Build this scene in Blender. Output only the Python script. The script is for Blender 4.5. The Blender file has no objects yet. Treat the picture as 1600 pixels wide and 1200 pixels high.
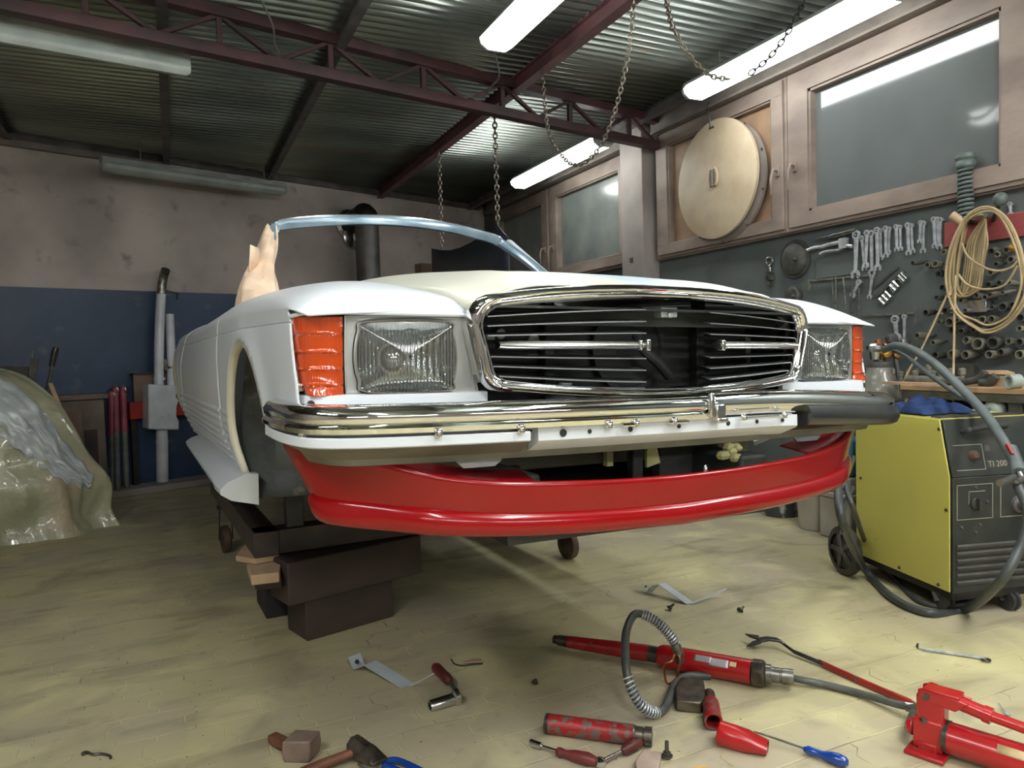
import bpy, math, random
import numpy as np
from mathutils import Vector, Matrix
from mathutils import noise as mnoise

random.seed(7)
SC = bpy.context.scene
COL = SC.collection
PI = math.pi

# ------------------------------------------------------------------ camera
FPX, EYE = 1155.0, 1.15                     # focal length in pixels of a 1600 px wide frame, eye height
_dY = np.array([-530.0, 38.0, -FPX]); _dY /= np.linalg.norm(_dY)
_Z = np.cross(np.array([1, .0293, 0.]), -_dY); _Z /= np.linalg.norm(_Z)
if _Z[1] < 0: _Z = -_Z
_X = np.cross(_dY, _Z)
CM = np.array([_X, _dY, _Z])                # camera axes -> world axes
CAM = np.array([0, 0, EYE])
cam = bpy.data.cameras.new('camera'); co = bpy.data.objects.new('camera', cam); COL.objects.link(co)
cam.sensor_width = 36; cam.lens = 36 * FPX / 1600; cam.clip_start = .02; cam.clip_end = 60
co.matrix_world = Matrix(((CM[0][0], CM[0][1], CM[0][2], 0), (CM[1][0], CM[1][1], CM[1][2], 0),
                          (CM[2][0], CM[2][1], CM[2][2], EYE), (0, 0, 0, 1)))
SC.camera = co

# ------------------------------------------------------------------ world, exposure
w = bpy.data.worlds.new('world'); SC.world = w; w.use_nodes = True
w.node_tree.nodes['Background'].inputs[0].default_value = (.05, .06, .07, 1)
w.node_tree.nodes['Background'].inputs[1].default_value = .4
vs = SC.view_settings
vs.view_transform = 'Standard'; vs.look = 'None'; vs.gamma = 1; vs.use_curve_mapping = False
vs.exposure = .78
LAMP_E = 9.5                               # strength of the lit tubes

# ------------------------------------------------------------------ where things stand
def ray(px, py):
    d = CM @ np.array([px - 800, 600 - py, -FPX]); return d / np.linalg.norm(d)
def hit(px, py, n, d):
    r = ray(px, py); n = np.array(n, float); t = (d - n @ CAM) / (n @ r); return Vector(CAM + t * r)
def FL(px, py, z=0.0): return hit(px, py, (0, 0, 1), z)
def WR(px, py, x=3.7): return hit(px, py, (1, 0, 0), x)
BA = math.radians(70)                       # the back wall meets the right wall at 70 degrees
BD = np.array([math.sin(BA), math.cos(BA), 0]); BN = np.array([-BD[1], BD[0], 0]); BC = np.array([3.7, 8.8, 0])
def WB(px, py, off=0.0): return hit(px, py, BN, BN @ BC - off)

# ------------------------------------------------------------------ materials
def S(r, g, b):
    f = lambda c: (c / 255 / 12.92) if c / 255 <= .04045 else ((c / 255 + .055) / 1.055) ** 2.4
    return (f(r), f(g), f(b), 1)
def newmat(name):
    m = bpy.data.materials.new(name); m.use_nodes = True
    nt = m.node_tree; return m, nt, nt.nodes['Principled BSDF'], nt.nodes, nt.links
def mat(name, c1, c2=None, scale=6, rough=.5, metal=0, bump=0, bscale=None, detail=6, lo=.35, hi=.65, coat=0,
        c3=None, s3=25, lo3=.6, hi3=.75, rvar=0, spec=None, stretch=None, **kw):
    m, nt, p, N, L = newmat(name)
    p.inputs['Roughness'].default_value = rough; p.inputs['Metallic'].default_value = metal
    p.inputs['Base Color'].default_value = c1
    if coat: p.inputs['Coat Weight'].default_value = coat; p.inputs['Coat Roughness'].default_value = .05
    if spec is not None: p.inputs['Specular IOR Level'].default_value = spec
    tc = N.new('ShaderNodeTexCoord'); src = tc.outputs['Object']
    if stretch:
        mp = N.new('ShaderNodeMapping'); mp.inputs['Scale'].default_value = stretch
        L.new(src, mp.inputs[0]); src = mp.outputs[0]
    def noise(sc, det=detail):
        n = N.new('ShaderNodeTexNoise'); n.inputs['Scale'].default_value = sc; n.inputs['Detail'].default_value = det
        L.new(src, n.inputs['Vector']); return n.outputs['Fac']
    def ramp(fac, a, b):
        r = N.new('ShaderNodeMapRange'); r.inputs[1].default_value = a; r.inputs[2].default_value = b
        L.new(fac, r.inputs[0]); return r.outputs[0]
    out = None
    if c2 is not None:
        mx = N.new('ShaderNodeMix'); mx.data_type = 'RGBA'; mx.inputs[6].default_value = c1; mx.inputs[7].default_value = c2
        n = noise(scale); L.new(ramp(n, lo, hi), mx.inputs[0]); out = mx.outputs[2]
        if rvar:
            rr = N.new('ShaderNodeMapRange'); rr.inputs[1].default_value = lo; rr.inputs[2].default_value = hi
            rr.inputs[3].default_value = rough; rr.inputs[4].default_value = rough + rvar
            L.new(n, rr.inputs[0]); L.new(rr.outputs[0], p.inputs['Roughness'])
    if c3 is not None:
        mx = N.new('ShaderNodeMix'); mx.data_type = 'RGBA'; mx.inputs[7].default_value = c3
        if out: L.new(out, mx.inputs[6])
        else: mx.inputs[6].default_value = c1
        L.new(ramp(noise(s3), lo3, hi3), mx.inputs[0]); out = mx.outputs[2]
    if out: L.new(out, p.inputs['Base Color'])
    if bump:
        b = N.new('ShaderNodeBump'); b.inputs['Strength'].default_value = bump; b.inputs['Distance'].default_value = .01
        L.new(noise(bscale or scale * 3), b.inputs['Height']); L.new(b.outputs[0], p.inputs['Normal'])
    return m

M = {}
M['truss'] = mat('truss_paint', S(80, 50, 52), S(54, 40, 42), 5, .6, bump=.1)
M['redbeam'] = mat('red_oxide_paint', S(112, 74, 74), S(84, 58, 60), 4, .6)
M['purlin'] = mat('purlin_steel', S(98, 94, 92), S(70, 66, 64), 6, .6)
M['corr'] = mat('corrugated_sheet', S(150, 156, 148), S(104, 110, 104), 1.6, .30, .8, c3=S(140, 118, 96), s3=2.6, lo3=.62, hi3=.8, stretch=(.4, 1, 1))
M['woodframe'] = mat('window_wood', S(142, 127, 117), S(114, 100, 92), 5, .55, bump=.15, bscale=40, stretch=(1, .5, 1.0))
M['ply'] = mat('plywood', S(160, 130, 104), S(142, 114, 90), 9, .6)
M['plydisc'] = mat('pale_plywood', S(196, 180, 154), S(182, 162, 136), 6, .55)
M['fascia'] = mat('fascia_board', S(128, 118, 110), S(100, 92, 86), 4, .7)
M['plaster'] = mat('plaster', S(150, 142, 136), S(120, 112, 108), 2, .8, bump=.2)
M['pane'] = mat('grey_film_glass', S(100, 104, 104), S(88, 92, 93), 1.4, .07, coat=.3, rvar=.05)
M['panedark'] = mat('grey_film_glass_dusty', S(120, 124, 118), S(96, 102, 100), 2.4, .22, coat=.2)
M['chain'] = mat('chain_steel', S(150, 142, 130), S(104, 96, 88), 60, .4, .7)
M['blacksteel'] = mat('black_steel', S(34, 34, 34), S(52, 48, 44), 20, .45, .4)
M['steel'] = mat('worn_steel', S(150, 148, 142), S(100, 98, 92), 30, .32, .85)
M['chrome'] = mat('chrome', S(222, 222, 220), None, rough=.045, metal=1)
M['chromesat'] = mat('satin_chrome', S(205, 205, 203), None, rough=.2, metal=1)
M['screw'] = mat('screw_steel', S(80, 74, 66), None, rough=.4, metal=.7)
M['lamphouse'] = mat('lamp_housing', S(170, 172, 168), S(140, 142, 138), 8, .5)
M['lampoff'] = mat('lamp_diffuser_dusty', S(160, 168, 162), S(136, 144, 138), 5, .3)
M['lampcap'] = mat('lamp_end_cap', S(196, 206, 214), None, rough=.2)
M['wire'] = mat('grey_wire', S(120, 116, 110), None, rough=.6)
def emis(name, c, s):
    m, nt, p, N, L = newmat(name); p.inputs['Base Color'].default_value = c
    p.inputs['Emission Color'].default_value = c; p.inputs['Emission Strength'].default_value = s; return m
M['lampon'] = emis('lit_diffuser', (.96, 1.0, .97, 1), LAMP_E)
M['lampon4'] = emis('lit_diffuser_soft', (.96, 1.0, .97, 1), LAMP_E * .6)
M['lampon2'] = emis('lit_diffuser_bright', (.98, 1.0, .97, 1), LAMP_E * 3.7)
M['lampfill'] = emis('fill_lamp_diffuser', (.98, 1.0, .97, 1), LAMP_E * 1.7)

# back wall: pale plaster over a blue painted dado up to 1.77 m, both dirty
def wall_mat():
    m, nt, p, N, L = newmat('plaster_over_blue_dado')
    g = N.new('ShaderNodeNewGeometry'); sp = N.new('ShaderNodeSeparateXYZ'); L.new(g.outputs['Position'], sp.inputs[0])
    def noise(sc, d=7):
        n = N.new('ShaderNodeTexNoise'); n.inputs['Scale'].default_value = sc; n.inputs['Detail'].default_value = d
        L.new(g.outputs['Position'], n.inputs['Vector']); return n.outputs['Fac']
    def rng(f, a, b, c=0, d=1):
        r = N.new('ShaderNodeMapRange'); r.inputs[1].default_value = a; r.inputs[2].default_value = b
        r.inputs[3].default_value = c; r.inputs[4].default_value = d; L.new(f, r.inputs[0]); return r.outputs[0]
    def mix(f, a, b):
        x = N.new('ShaderNodeMix'); x.data_type = 'RGBA'; L.new(f, x.inputs[0])
        for i, v in ((6, a), (7, b)):
            if isinstance(v, tuple): x.inputs[i].default_value = v
            else: L.new(v, x.inputs[i])
        return x.outputs[2]
    pl = mix(rng(noise(1.3), .35, .65), S(184, 174, 166), S(152, 142, 138))
    pl = mix(rng(noise(5), .62, .8), pl, S(116, 110, 108))
    bl = mix(rng(noise(1.1), .35, .7), S(44, 64, 92), S(34, 50, 74))
    bl = mix(rng(noise(6), .62, .8), bl, S(84, 94, 104))
    L.new(mix(rng(sp.outputs[2], 1.766, 1.772), bl, pl), p.inputs['Base Color'])
    L.new(rng(sp.outputs[2], 1.766, 1.772, .45, .85), p.inputs['Roughness'])
    b = N.new('ShaderNodeBump'); b.inputs['Strength'].default_value = .25; b.inputs['Distance'].default_value = .02
    L.new(noise(9), b.inputs['Height']); L.new(b.outputs[0], p.inputs['Normal'])
    return m
M['backwall'] = wall_mat()
M['toolwall'] = mat('grey_painted_board', S(94, 100, 99), S(76, 82, 82), 1.5, .5, bump=.08, c3=S(70, 74, 72), s3=5, lo3=.55, hi3=.8)

def floor_mat():
    m, nt, p, N, L = newmat('yellow_dusted_pavers')
    g = N.new('ShaderNodeNewGeometry'); sp = N.new('ShaderNodeSeparateXYZ'); L.new(g.outputs['Position'], sp.inputs[0])
    def noise(sc, d=6, v=None, dist=0):
        n = N.new('ShaderNodeTexNoise'); n.inputs['Scale'].default_value = sc; n.inputs['Detail'].default_value = d
        n.inputs['Distortion'].default_value = dist
        L.new(v or g.outputs['Position'], n.inputs['Vector']); return n.outputs['Fac']
    def rng(f, a, b, c=0, d=1):
        r = N.new('ShaderNodeMapRange'); r.inputs[1].default_value = a; r.inputs[2].default_value = b
        r.inputs[3].default_value = c; r.inputs[4].default_value = d; L.new(f, r.inputs[0]); return r.outputs[0]
    def mt(op, a, b=None):
        x = N.new('ShaderNodeMath'); x.operation = op
        for i, v in enumerate((a, b)):
            if v is None: continue
            if isinstance(v, (int, float)): x.inputs[i].default_value = v
            else: L.new(v, x.inputs[i])
        return x.outputs[0]
    def mix(f, a, b):
        x = N.new('ShaderNodeMix'); x.data_type = 'RGBA'; L.new(f, x.inputs[0])
        for i, v in ((6, a), (7, b)):
            if isinstance(v, tuple): x.inputs[i].default_value = v
            else: L.new(v, x.inputs[i])
        return x.outputs[2]
    # interlocking pavers: joints straight along x, stepped along y
    x, y = sp.outputs[0], sp.outputs[1]
    W, H = .225, .165
    wob = mt('SUBTRACT', noise(3.0, 3), .5)
    ty = mt('PINGPONG', mt('ADD', y, mt('MULTIPLY', wob, .03)), H / 2)          # triangle wave
    step = rng(ty, H * .17, H * .33, -.017, .017)
    cv = N.new('ShaderNodeCombineXYZ'); L.new(mt('ADD', x, mt('ADD', step, mt('MULTIPLY', wob, .02))), cv.inputs[0])
    L.new(mt('ADD', y, mt('MULTIPLY', wob, .03)), cv.inputs[1])
    br = N.new('ShaderNodeTexBrick'); L.new(cv.outputs[0], br.inputs['Vector'])
    br.inputs['Scale'].default_value = 1; br.inputs['Brick Width'].default_value = W; br.inputs['Row Height'].default_value = H
    br.inputs['Mortar Size'].default_value = .0035; br.inputs['Mortar Smooth'].default_value = .6; br.offset = .5
    br.inputs['Color1'].default_value = (0, 0, 0, 1); br.inputs['Color2'].default_value = (1, 1, 1, 1)
    big = noise(.9, 5, dist=.4); med = noise(3.2, 6, dist=.6); fine = noise(14, 8)
    c = mix(rng(big, .36, .66), S(172, 161, 138), S(187, 178, 133))
    c = mix(mt('MULTIPLY', rng(med, .52, .74), .8), c, S(210, 202, 152))
    c = mix(mt('MULTIPLY', rng(noise(2.1, 7, dist=1.2), .55, .78), .75), c, S(118, 108, 92))
    c = mix(mt('MULTIPLY', rng(br.outputs['Color'], 0, 1), .10), c, S(124, 116, 98))
    c = mix(mt('MULTIPLY', rng(fine, .6, .85), .5), c, S(112, 102, 82))
    sm = N.new('ShaderNodeMapping'); sm.inputs['Scale'].default_value = (.9, 3.6, 1); L.new(g.outputs['Position'], sm.inputs[0])
    c = mix(mt('MULTIPLY', rng(noise(1.9, 7, sm.outputs[0], .5), .54, .72), .55), c, S(120, 108, 84))
    jn = mt('MULTIPLY', br.outputs['Fac'], rng(noise(2.5, 4), .40, .60))
    c = mix(mt('MULTIPLY', jn, .6), c, S(206, 200, 142))
    jd = mt('MULTIPLY', br.outputs['Fac'], rng(noise(4.3, 4), .52, .66))
    c = mix(mt('MULTIPLY', jd, .6), c, S(84, 76, 58))
    L.new(c, p.inputs['Base Color'])
    L.new(rng(med, .3, .7, .42, .66), p.inputs['Roughness'])
    b = N.new('ShaderNodeBump'); b.inputs['Strength'].default_value = .5; b.inputs['Distance'].default_value = .006
    hh = mt('ADD', mt('MULTIPLY', br.outputs['Fac'], -.5), mt('ADD', mt('MULTIPLY', fine, .35), mt('MULTIPLY', med, .8)))
    L.new(hh, b.inputs['Height']); L.new(b.outputs[0], p.inputs['Normal'])
    return m
M['floor'] = floor_mat()

# ------------------------------------------------------------------ mesh helpers
def V(*a): return Vector(a)
def basis(d, up=Vector((0, 0, 1))):
    d = Vector(d).normalized()
    if abs(d.dot(up)) > .98: up = Vector((1, 0, 0)) if abs(d.x) < .9 else Vector((0, 1, 0))
    a = up.cross(d).normalized(); b = d.cross(a).normalized(); return a, b, d
def catmull(pts, n=8, closed=False):
    P = [Vector(p) for p in pts]; out = []
    m = len(P); rngs = range(m if closed else m - 1)
    for i in rngs:
        p1, p2 = P[i], P[(i + 1) % m]
        p0 = P[(i - 1) % m] if (closed or i > 0) else p1 * 2 - p2
        p3 = P[(i + 2) % m] if (closed or i < m - 2) else p2 * 2 - p1
        for k in range(n):
            t = k / n
            out.append(.5 * ((2 * p1) + (p2 - p0) * t + (2 * p0 - 5 * p1 + 4 * p2 - p3) * t * t + (3 * p1 - p0 - 3 * p2 + p3) * t ** 3))
    if not closed: out.append(P[-1])
    return out
class MB:
    def __init__(s): s.v = []; s.f = []; s.mi = []; s.cur = 0
    def add(s, vs, fs):
        o = len(s.v); s.v += [tuple(v) for v in vs]; s.f += [tuple(i + o for i in f) for f in fs]; s.mi += [s.cur] * len(fs); return s
    def m(s, i): s.cur = i; return s
    def box(s, c, d, R=None, taper=1.0):
        """box centred on c, full sizes d, optional 3x3 R; taper scales the top"""
        vs = []
        for z in (-.5, .5):
            k = taper if z > 0 else 1
            for x, y in ((-.5, -.5), (.5, -.5), (.5, .5), (-.5, .5)):
                q = Vector((x * d[0] * k, y * d[1] * k, z * d[2]))
                if R is not None: q = R @ q
                vs.append(Vector(c) + q)
        return s.add(vs, [(3, 2, 1, 0), (4, 5, 6, 7), (0, 1, 5, 4), (1, 2, 6, 5), (2, 3, 7, 6), (3, 0, 4, 7)])
    def bar(s, a, b, w, h, up=(0, 0, 1)):
        a, b = Vector(a), Vector(b); x, y, d = basis(b - a, Vector(up))
        vs = []
        for p in (a, b):
            for i, j in ((-1, -1), (1, -1), (1, 1), (-1, 1)): vs.append(p + x * i * w / 2 + y * j * h / 2)
        return s.add(vs, [(3, 2, 1, 0), (4, 5, 6, 7), (0, 1, 5, 4), (1, 2, 6, 5), (2, 3, 7, 6), (3, 0, 4, 7)])
    def tube(s, pts, r, n=10, cap=True, closed=False):
        P = [Vector(p) for p in pts]; m = len(P)
        R = r if isinstance(r, (list, tuple)) else [r] * m
        o = []; ax = None
        for i in range(m):
            if closed: d = P[(i + 1) % m] - P[i - 1]
            else: d = P[min(i + 1, m - 1)] - P[max(i - 1, 0)]
            if d.length < 1e-9: d = Vector((0, 0, 1))
            d.normalize()
            if ax is None: ax = basis(d)[0]
            ax = (ax - d * ax.dot(d)); ax = ax.normalized() if ax.length > 1e-6 else basis(d)[0]
            b = d.cross(ax)
            for k in range(n):
                a = 2 * PI * k / n; o.append(P[i] + (ax * math.cos(a) + b * math.sin(a)) * R[i])
        f = []
        for i in range(m if closed else m - 1):
            i2 = (i + 1) % m
            for k in range(n): f.append((i * n + k, i * n + (k + 1) % n, i2 * n + (k + 1) % n, i2 * n + k))
        if cap and not closed: f += [tuple(range(n))[::-1], tuple(range((m - 1) * n, m * n))]
        return s.add(o, f)
    def lathe(s, c, axis, prof, n=24, cap=True):
        """prof: (distance along axis, radius)"""
        x, y, d = basis(axis); c = Vector(c); o = []
        for (t, r) in prof:
            for k in range(n):
                a = 2 * PI * k / n; o.append(c + d * t + (x * math.cos(a) + y * math.sin(a)) * r)
        f = []
        for i in range(len(prof) - 1):
            for k in range(n): f.append((i * n + k, i * n + (k + 1) % n, (i + 1) * n + (k + 1) % n, (i + 1) * n + k))
        if cap: f += [tuple(range(n))[::-1], tuple(range((len(prof) - 1) * n, len(prof) * n))]
        return s.add(o, f)
    def prism(s, poly, ext):
        """poly: coplanar points; ext: vector"""
        P = [Vector(p) for p in poly]; e = Vector(ext); n = len(P)
        f = [tuple(range(n))[::-1], tuple(range(n, 2 * n))] + [(i, (i + 1) % n, n + (i + 1) % n, n + i) for i in range(n)]
        return s.add(P + [p + e for p in P], f)
    def grid(s, G, closed=False, keep=None):
        nr, nc = len(G), len(G[0]); f = []
        for i in range(nr - 1):
            for j in range(nc if closed else nc - 1):
                if keep and not keep(i, j): continue
                f.append((i * nc + j, i * nc + (j + 1) % nc, (i + 1) * nc + (j + 1) % nc, (i + 1) * nc + j))
        return s.add([p for r in G for p in r], f)
    def sphere(s, c, r, n=14, sc=(1, 1, 1)):
        c = Vector(c); G = []
        for i in range(n // 2 + 1):
            a = PI * i / (n // 2)
            G.append([c + Vector((math.sin(a) * math.cos(2 * PI * k / n) * r * sc[0], math.sin(a) * math.sin(2 * PI * k / n) * r * sc[1], math.cos(a) * r * sc[2])) for k in range(n)])
        return s.grid(G, closed=True)
    def build(s, name, mats, parent=None, bevel=0, solid=0, ang=35, sub=0, clean=True, seg=2, off=-1):
        me = bpy.data.meshes.new(name); me.from_pydata(s.v, [], s.f)
        if not isinstance(mats, (list, tuple)): mats = [mats]
        for q in mats: me.materials.append(q if not isinstance(q, str) else M[q])
        if len(mats) > 1: me.polygons.foreach_set('material_index', s.mi)
        if clean:
            import bmesh
            bm = bmesh.new(); bm.from_mesh(me); bmesh.ops.remove_doubles(bm, verts=bm.verts, dist=1e-5)
            lone = [v for v in bm.verts if not v.link_faces]
            if lone: bmesh.ops.delete(bm, geom=lone, context='VERTS')
            bmesh.ops.recalc_face_normals(bm, faces=bm.faces); bm.to_mesh(me); bm.free()
        me.polygons.foreach_set('use_smooth', [True] * len(me.polygons)); me.set_sharp_from_angle(angle=math.radians(ang))
        o = bpy.data.objects.new(name, me); COL.objects.link(o)
        if solid: q = o.modifiers.new('solid', 'SOLIDIFY'); q.thickness = solid; q.offset = off
        if bevel:
            q = o.modifiers.new('bevel', 'BEVEL'); q.width = bevel; q.segments = seg; q.limit_method = 'ANGLE'; q.angle_limit = math.radians(40)
        if sub: q = o.modifiers.new('sub', 'SUBSURF'); q.levels = sub; q.render_levels = sub
        if parent: o.parent = parent
        return o
def tag(o, label=None, cat=None, group=None, kind=None):
    if label: o['label'] = label
    if cat: o['category'] = cat
    if group: o['group'] = group
    if kind: o['kind'] = kind
    return o
def empty(name, loc=(0, 0, 0), label=None, cat=None, group=None, R=None):
    o = bpy.data.objects.new(name, None); COL.objects.link(o); o.empty_display_size = .1
    mw = Matrix.Translation(Vector(loc))
    if R is not None: mw = mw @ R.to_4x4()
    o.matrix_world = mw
    o.matrix_basis = mw
    return tag(o, label, cat, group)
def frame(xd, zd=(0, 0, 1)):
    """3x3 whose columns are x (along xd), y, z (near zd)"""
    x = Vector(xd).normalized(); z = Vector(zd); y = z.cross(x).normalized(); z = x.cross(y).normalized()
    return Matrix((x, y, z)).transposed()
def ztop(p, z): return Vector((p[0], p[1], z))
def struct(o): o['kind'] = 'structure'; return o
def copy_tree(o, parent=None):
    c = o.copy(); COL.objects.link(c)
    if parent: c.parent = parent
    for ch in [q for q in bpy.data.objects if q.parent == o]: copy_tree(ch, c)
    return c
# ================================================================== THE ROOM
CZ = 3.0
XL, YF = -3.4, -3.2
bl = BC - BD * 8.6                                  # left end of the back wall
o = MB().box((.2, 3, -.05), (8.2, 14, .1)).build('floor', 'floor'); struct(o)
mb = MB(); A, B_ = Vector(BC + BD * .3), Vector(BC - BD * 8.0); nn = Vector(BN)
mb.prism([A, B_, B_ + nn * .15, A + nn * .15], (0, 0, 3.1)); struct(mb.build('wall_back', 'backwall'))
mb = MB().box((3.8, 2.8, 1.55), (.2, 12.6, 3.1)); struct(mb.build('wall_right', 'toolwall'))
mb = MB().box((XL - .1, 2, 1.55), (.2, 11, 3.1)); struct(mb.build('wall_left', 'plaster'))
mb = MB().box((.2, YF - .1, 1.55), (7.6, .2, 3.1)); struct(mb.build('wall_front', 'plaster'))

# corrugated ceiling, waves running along x
G = [[], []]
per = .076; ns = int(13.2 / per) * 12
for i in range(ns + 1):
    y = YF + i * per / 12
    z = CZ + .017 * math.tanh(1.8 * math.sin(2 * PI * y / per))
    G[0].append((XL, y, z)); G[1].append((3.72, y, z))
mb = MB().grid(G)
struct(mb.build('ceiling', 'corr', solid=.004, ang=80, off=1))

# truss under the sheets
T0, T1 = V(.883, 4.34, 0), V(3.01, 4.83, 0); td = (T1 - T0).normalized()
def TP(x, z): return T0 + td * ((x - T0.x) / td.x) + V(0, 0, z)
mb = MB()
for z in (2.75, 2.955):
    mb.bar(TP(-3.38, z), TP(3.69, z), .075, .06 if z < 2.9 else .06)
k = 0; x = -3.3
while x < 3.6:
    x2 = x + .30
    mb.bar(TP(x, 2.77 if k % 2 else 2.94), TP(min(x2, 3.66), 2.94 if k % 2 else 2.77), .03, .022)
    if k % 2 == 0: mb.bar(TP(x, 2.77), TP(x, 2.94), .035, .03)
    x = x2; k += 1
struct(mb.build('trim_1', 'truss', bevel=.003))
# purlins
n = 2
for (x, wd, hh, mm, z) in ((-2.2, .05, .07, 'purlin', 2.95), (-1.1, .05, .07, 'purlin', 2.95), (.03, .055, .08, 'purlin', 2.95), (.96, .055, .08, 'purlin', 2.95), (2.2, .07, .10, 'redbeam', 2.94), (3.45, .055, .08, 'purlin', 2.95)):
    yb = 8.8 + (x - 3.7) / BD[0] * BD[1] - .03
    mb = MB()
    for dz in (hh / 2 - .005, -hh / 2 + .005): mb.box((x, (YF + yb) / 2, z + dz), (wd, yb - YF, .01))
    mb.box((x, (YF + yb) / 2, z), (.014, yb - YF, hh - .01))
    struct(mb.build('trim_%d' % n, mm)); n += 1
# a pale strip of timber where the back wall meets the sheets
a, b = Vector(BC - BD * 7.9 - BN * .03), Vector(BC - BD * 3.9 - BN * .03)
struct(MB().bar(a + V(0, 0, 2.90), b + V(0, 0, 2.90), .05, .05).build('trim_%d' % n, 'fascia')); n += 1
a, b = Vector(BC - BD * 7.9 - BN * .02), Vector(BC - BD * .1 - BN * .02)
struct(MB().bar(a + V(0, 0, 2.955), b + V(0, 0, 2.955), .04, .06).build('trim_%d' % n, 'purlin')); n += 1
# kerb at the foot of the back wall
a, b = Vector(BC - BD * 7.9 - BN * .14), Vector(BC - BD * .2 - BN * .14)
struct(MB().bar(a + V(0, 0, .03), b + V(0, 0, .03), .28, .06).build('trim_%d' % n, 'plaster', bevel=.008)); n += 1
# pilaster between the two window groups, fascia above the windows
struct(MB().box((3.62, 5.24, 1.5), (.16, .32, 3.0)).build('trim_%d' % n, 'plaster', bevel=.006)); n += 1
struct(MB().box((3.655, 3.2, 2.915), (.09, 3.7, .13)).box((3.63, 3.2, 2.845), (.14, 3.7, .016)).build('trim_%d' % n, 'fascia')); n += 1
struct(MB().box((3.655, 6.95, 2.915), (.09, 3.1, .13)).box((3.63, 6.95, 2.845), (.14, 3.1, .016)).build('trim_%d' % n, 'fascia')); n += 1
struct(MB().box((3.68, 3.2, 1.852), (.05, 3.7, .018)).build('trim_%d' % n, 'fascia')); n += 1

# windows on the right wall (y0 nearest the camera)
def window(i, y0, y1, z0, z1, glass, gy0, gy1, gz0, gz1, hy=None, hz=2.2, x=3.66):
    fr = MB(); xo, t = x, .08
    def member(ya, yb, za, zb, xx=x, tt=t): fr.box((xx + tt / 2 - .04, (ya + yb) / 2, (za + zb) / 2), (tt, yb - ya, zb - za))
    member(y0, y1, z0, gz0); member(y0, y1, gz1, z1); member(y0, gy0, gz0, gz1); member(gy1, y1, gz0, gz1)
    # outer fixed frame showing as a thin step round the sash
    s_ = .022
    for (a, b, c, d) in ((y0 - s_, y1 + s_, z0 - s_, z0 + .004), (y0 - s_, y1 + s_, z1 - .004, z1 + s_), (y0 - s_, y0 + .004, z0, z1), (y1 - .004, y1 + s_, z0, z1)):
        member(a, b, c, d, x + .018, .06)
    # glazing bead
    g_ = .016
    for (a, b, c, d) in ((gy0, gy1, gz0, gz0 + g_), (gy0, gy1, gz1 - g_, gz1), (gy0, gy0 + g_, gz0, gz1), (gy1 - g_, gy1, gz0, gz1)):
        member(a, b, c, d, x + .012, .05)
    wo = struct(fr.build('window_%d' % i, 'woodframe', bevel=.004))
    p = MB().box((x + .02, (gy0 + gy1) / 2, (gz0 + gz1) / 2), (.006, gy1 - gy0, gz1 - gz0)).build('pane', glass, wo)
    if hy is not None:
        h = MB(); xx = x - .045
        h.box((xx, hy, hz + .02), (.012, .03, .06))
        h.tube([(xx - .004, hy, hz + .03), (xx - .035, hy, hz + .03)], .010, 10)
        h.tube(catmull([(xx - .035, hy, hz + .035), (xx - .05, hy + .004, hz - .02), (xx - .045, hy + .012, hz - .08), (xx - .035, hy + .022, hz - .125)], 5), [.010] * 5 + [.011] * 5 + [.008] * 6, 8)
        h.build('window_handle', 'woodframe', wo, bevel=.002)
    return wo
window(1, 2.10, 3.585, 1.875, 2.825, 'pane', 2.257, 3.43, 1.955, 2.70, 3.53, 2.23)
window(2, 3.635, 5.00, 1.875, 2.825, 'ply', 3.735, 4.86, 1.945, 2.735, 3.675, 2.23)
window(3, 5.44, 6.86, 1.875, 2.80, 'panedark', 5.56, 6.72, 1.96, 2.70, 6.80, 2.17)
window(4, 6.92, 8.30, 1.875, 2.80, 'panedark', 7.05, 8.15, 1.96, 2.70, 6.98, 2.17)

# round plywood lid hung over the plywood pane, with a small louvre and a hook
e = empty('round_vent_cover', (3.61, WR(1137, 282).y, WR(1137, 282).z - .43), 'large round pale plywood lid with small oval vent, hung on the plywood window', 'vent cover')
cy, cz = 0, .43
MB().lathe((.006, cy - .035, cz - .03), (1, 0, 0), [(0, .425), (.02, .43)], 64).build('backing_ring', 'fascia', e, bevel=.002)
MB().lathe((-.030, cy, cz), (1, 0, 0), [(0, .412), (.004, .42), (.026, .42)], 72).build('lid', 'plydisc', e)
mb = MB(); pts = [(-.034, cy + .005 + .055 * math.cos(a) * (1 if True else 1), cz + .01 + .082 * max(-.72, math.sin(a))) for a in [2 * PI * k / 28 for k in range(28)]]
mb.prism(pts, (-.012, 0, 0)); vt = mb.build('vent', 'plydisc', e, bevel=.003)
mb = MB()
for sy in (-1, 1):
    for k in range(9):
        zz = cz - .045 + k * .0135; ln = .028 * math.sqrt(max(.1, 1 - ((k - 4) / 5.5) ** 2))
        mb.box((-.0475, cy + .005 + sy * (.006 + ln / 2), zz), (.003, ln, .006))
mb.build('louvre', 'blacksteel', vt)
MB().tube([(-.036, .02, .80), (-.045, .03, .88), (-.05, .045, .96), (-.03, .05, .985)], .006, 6).box((-.034, .02, .80), (.006, .05, .012)).build('hook', 'steel', e)
for k in range(10):
    a = .3 + k * 2 * PI / 10
    MB().lathe((.002, -.035 + .424 * math.cos(a), cz - .03 + .424 * math.sin(a)), (-1, 0, 0), [(0, .008), (.006, .006)], 8).build('screw', 'screw', e)

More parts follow.
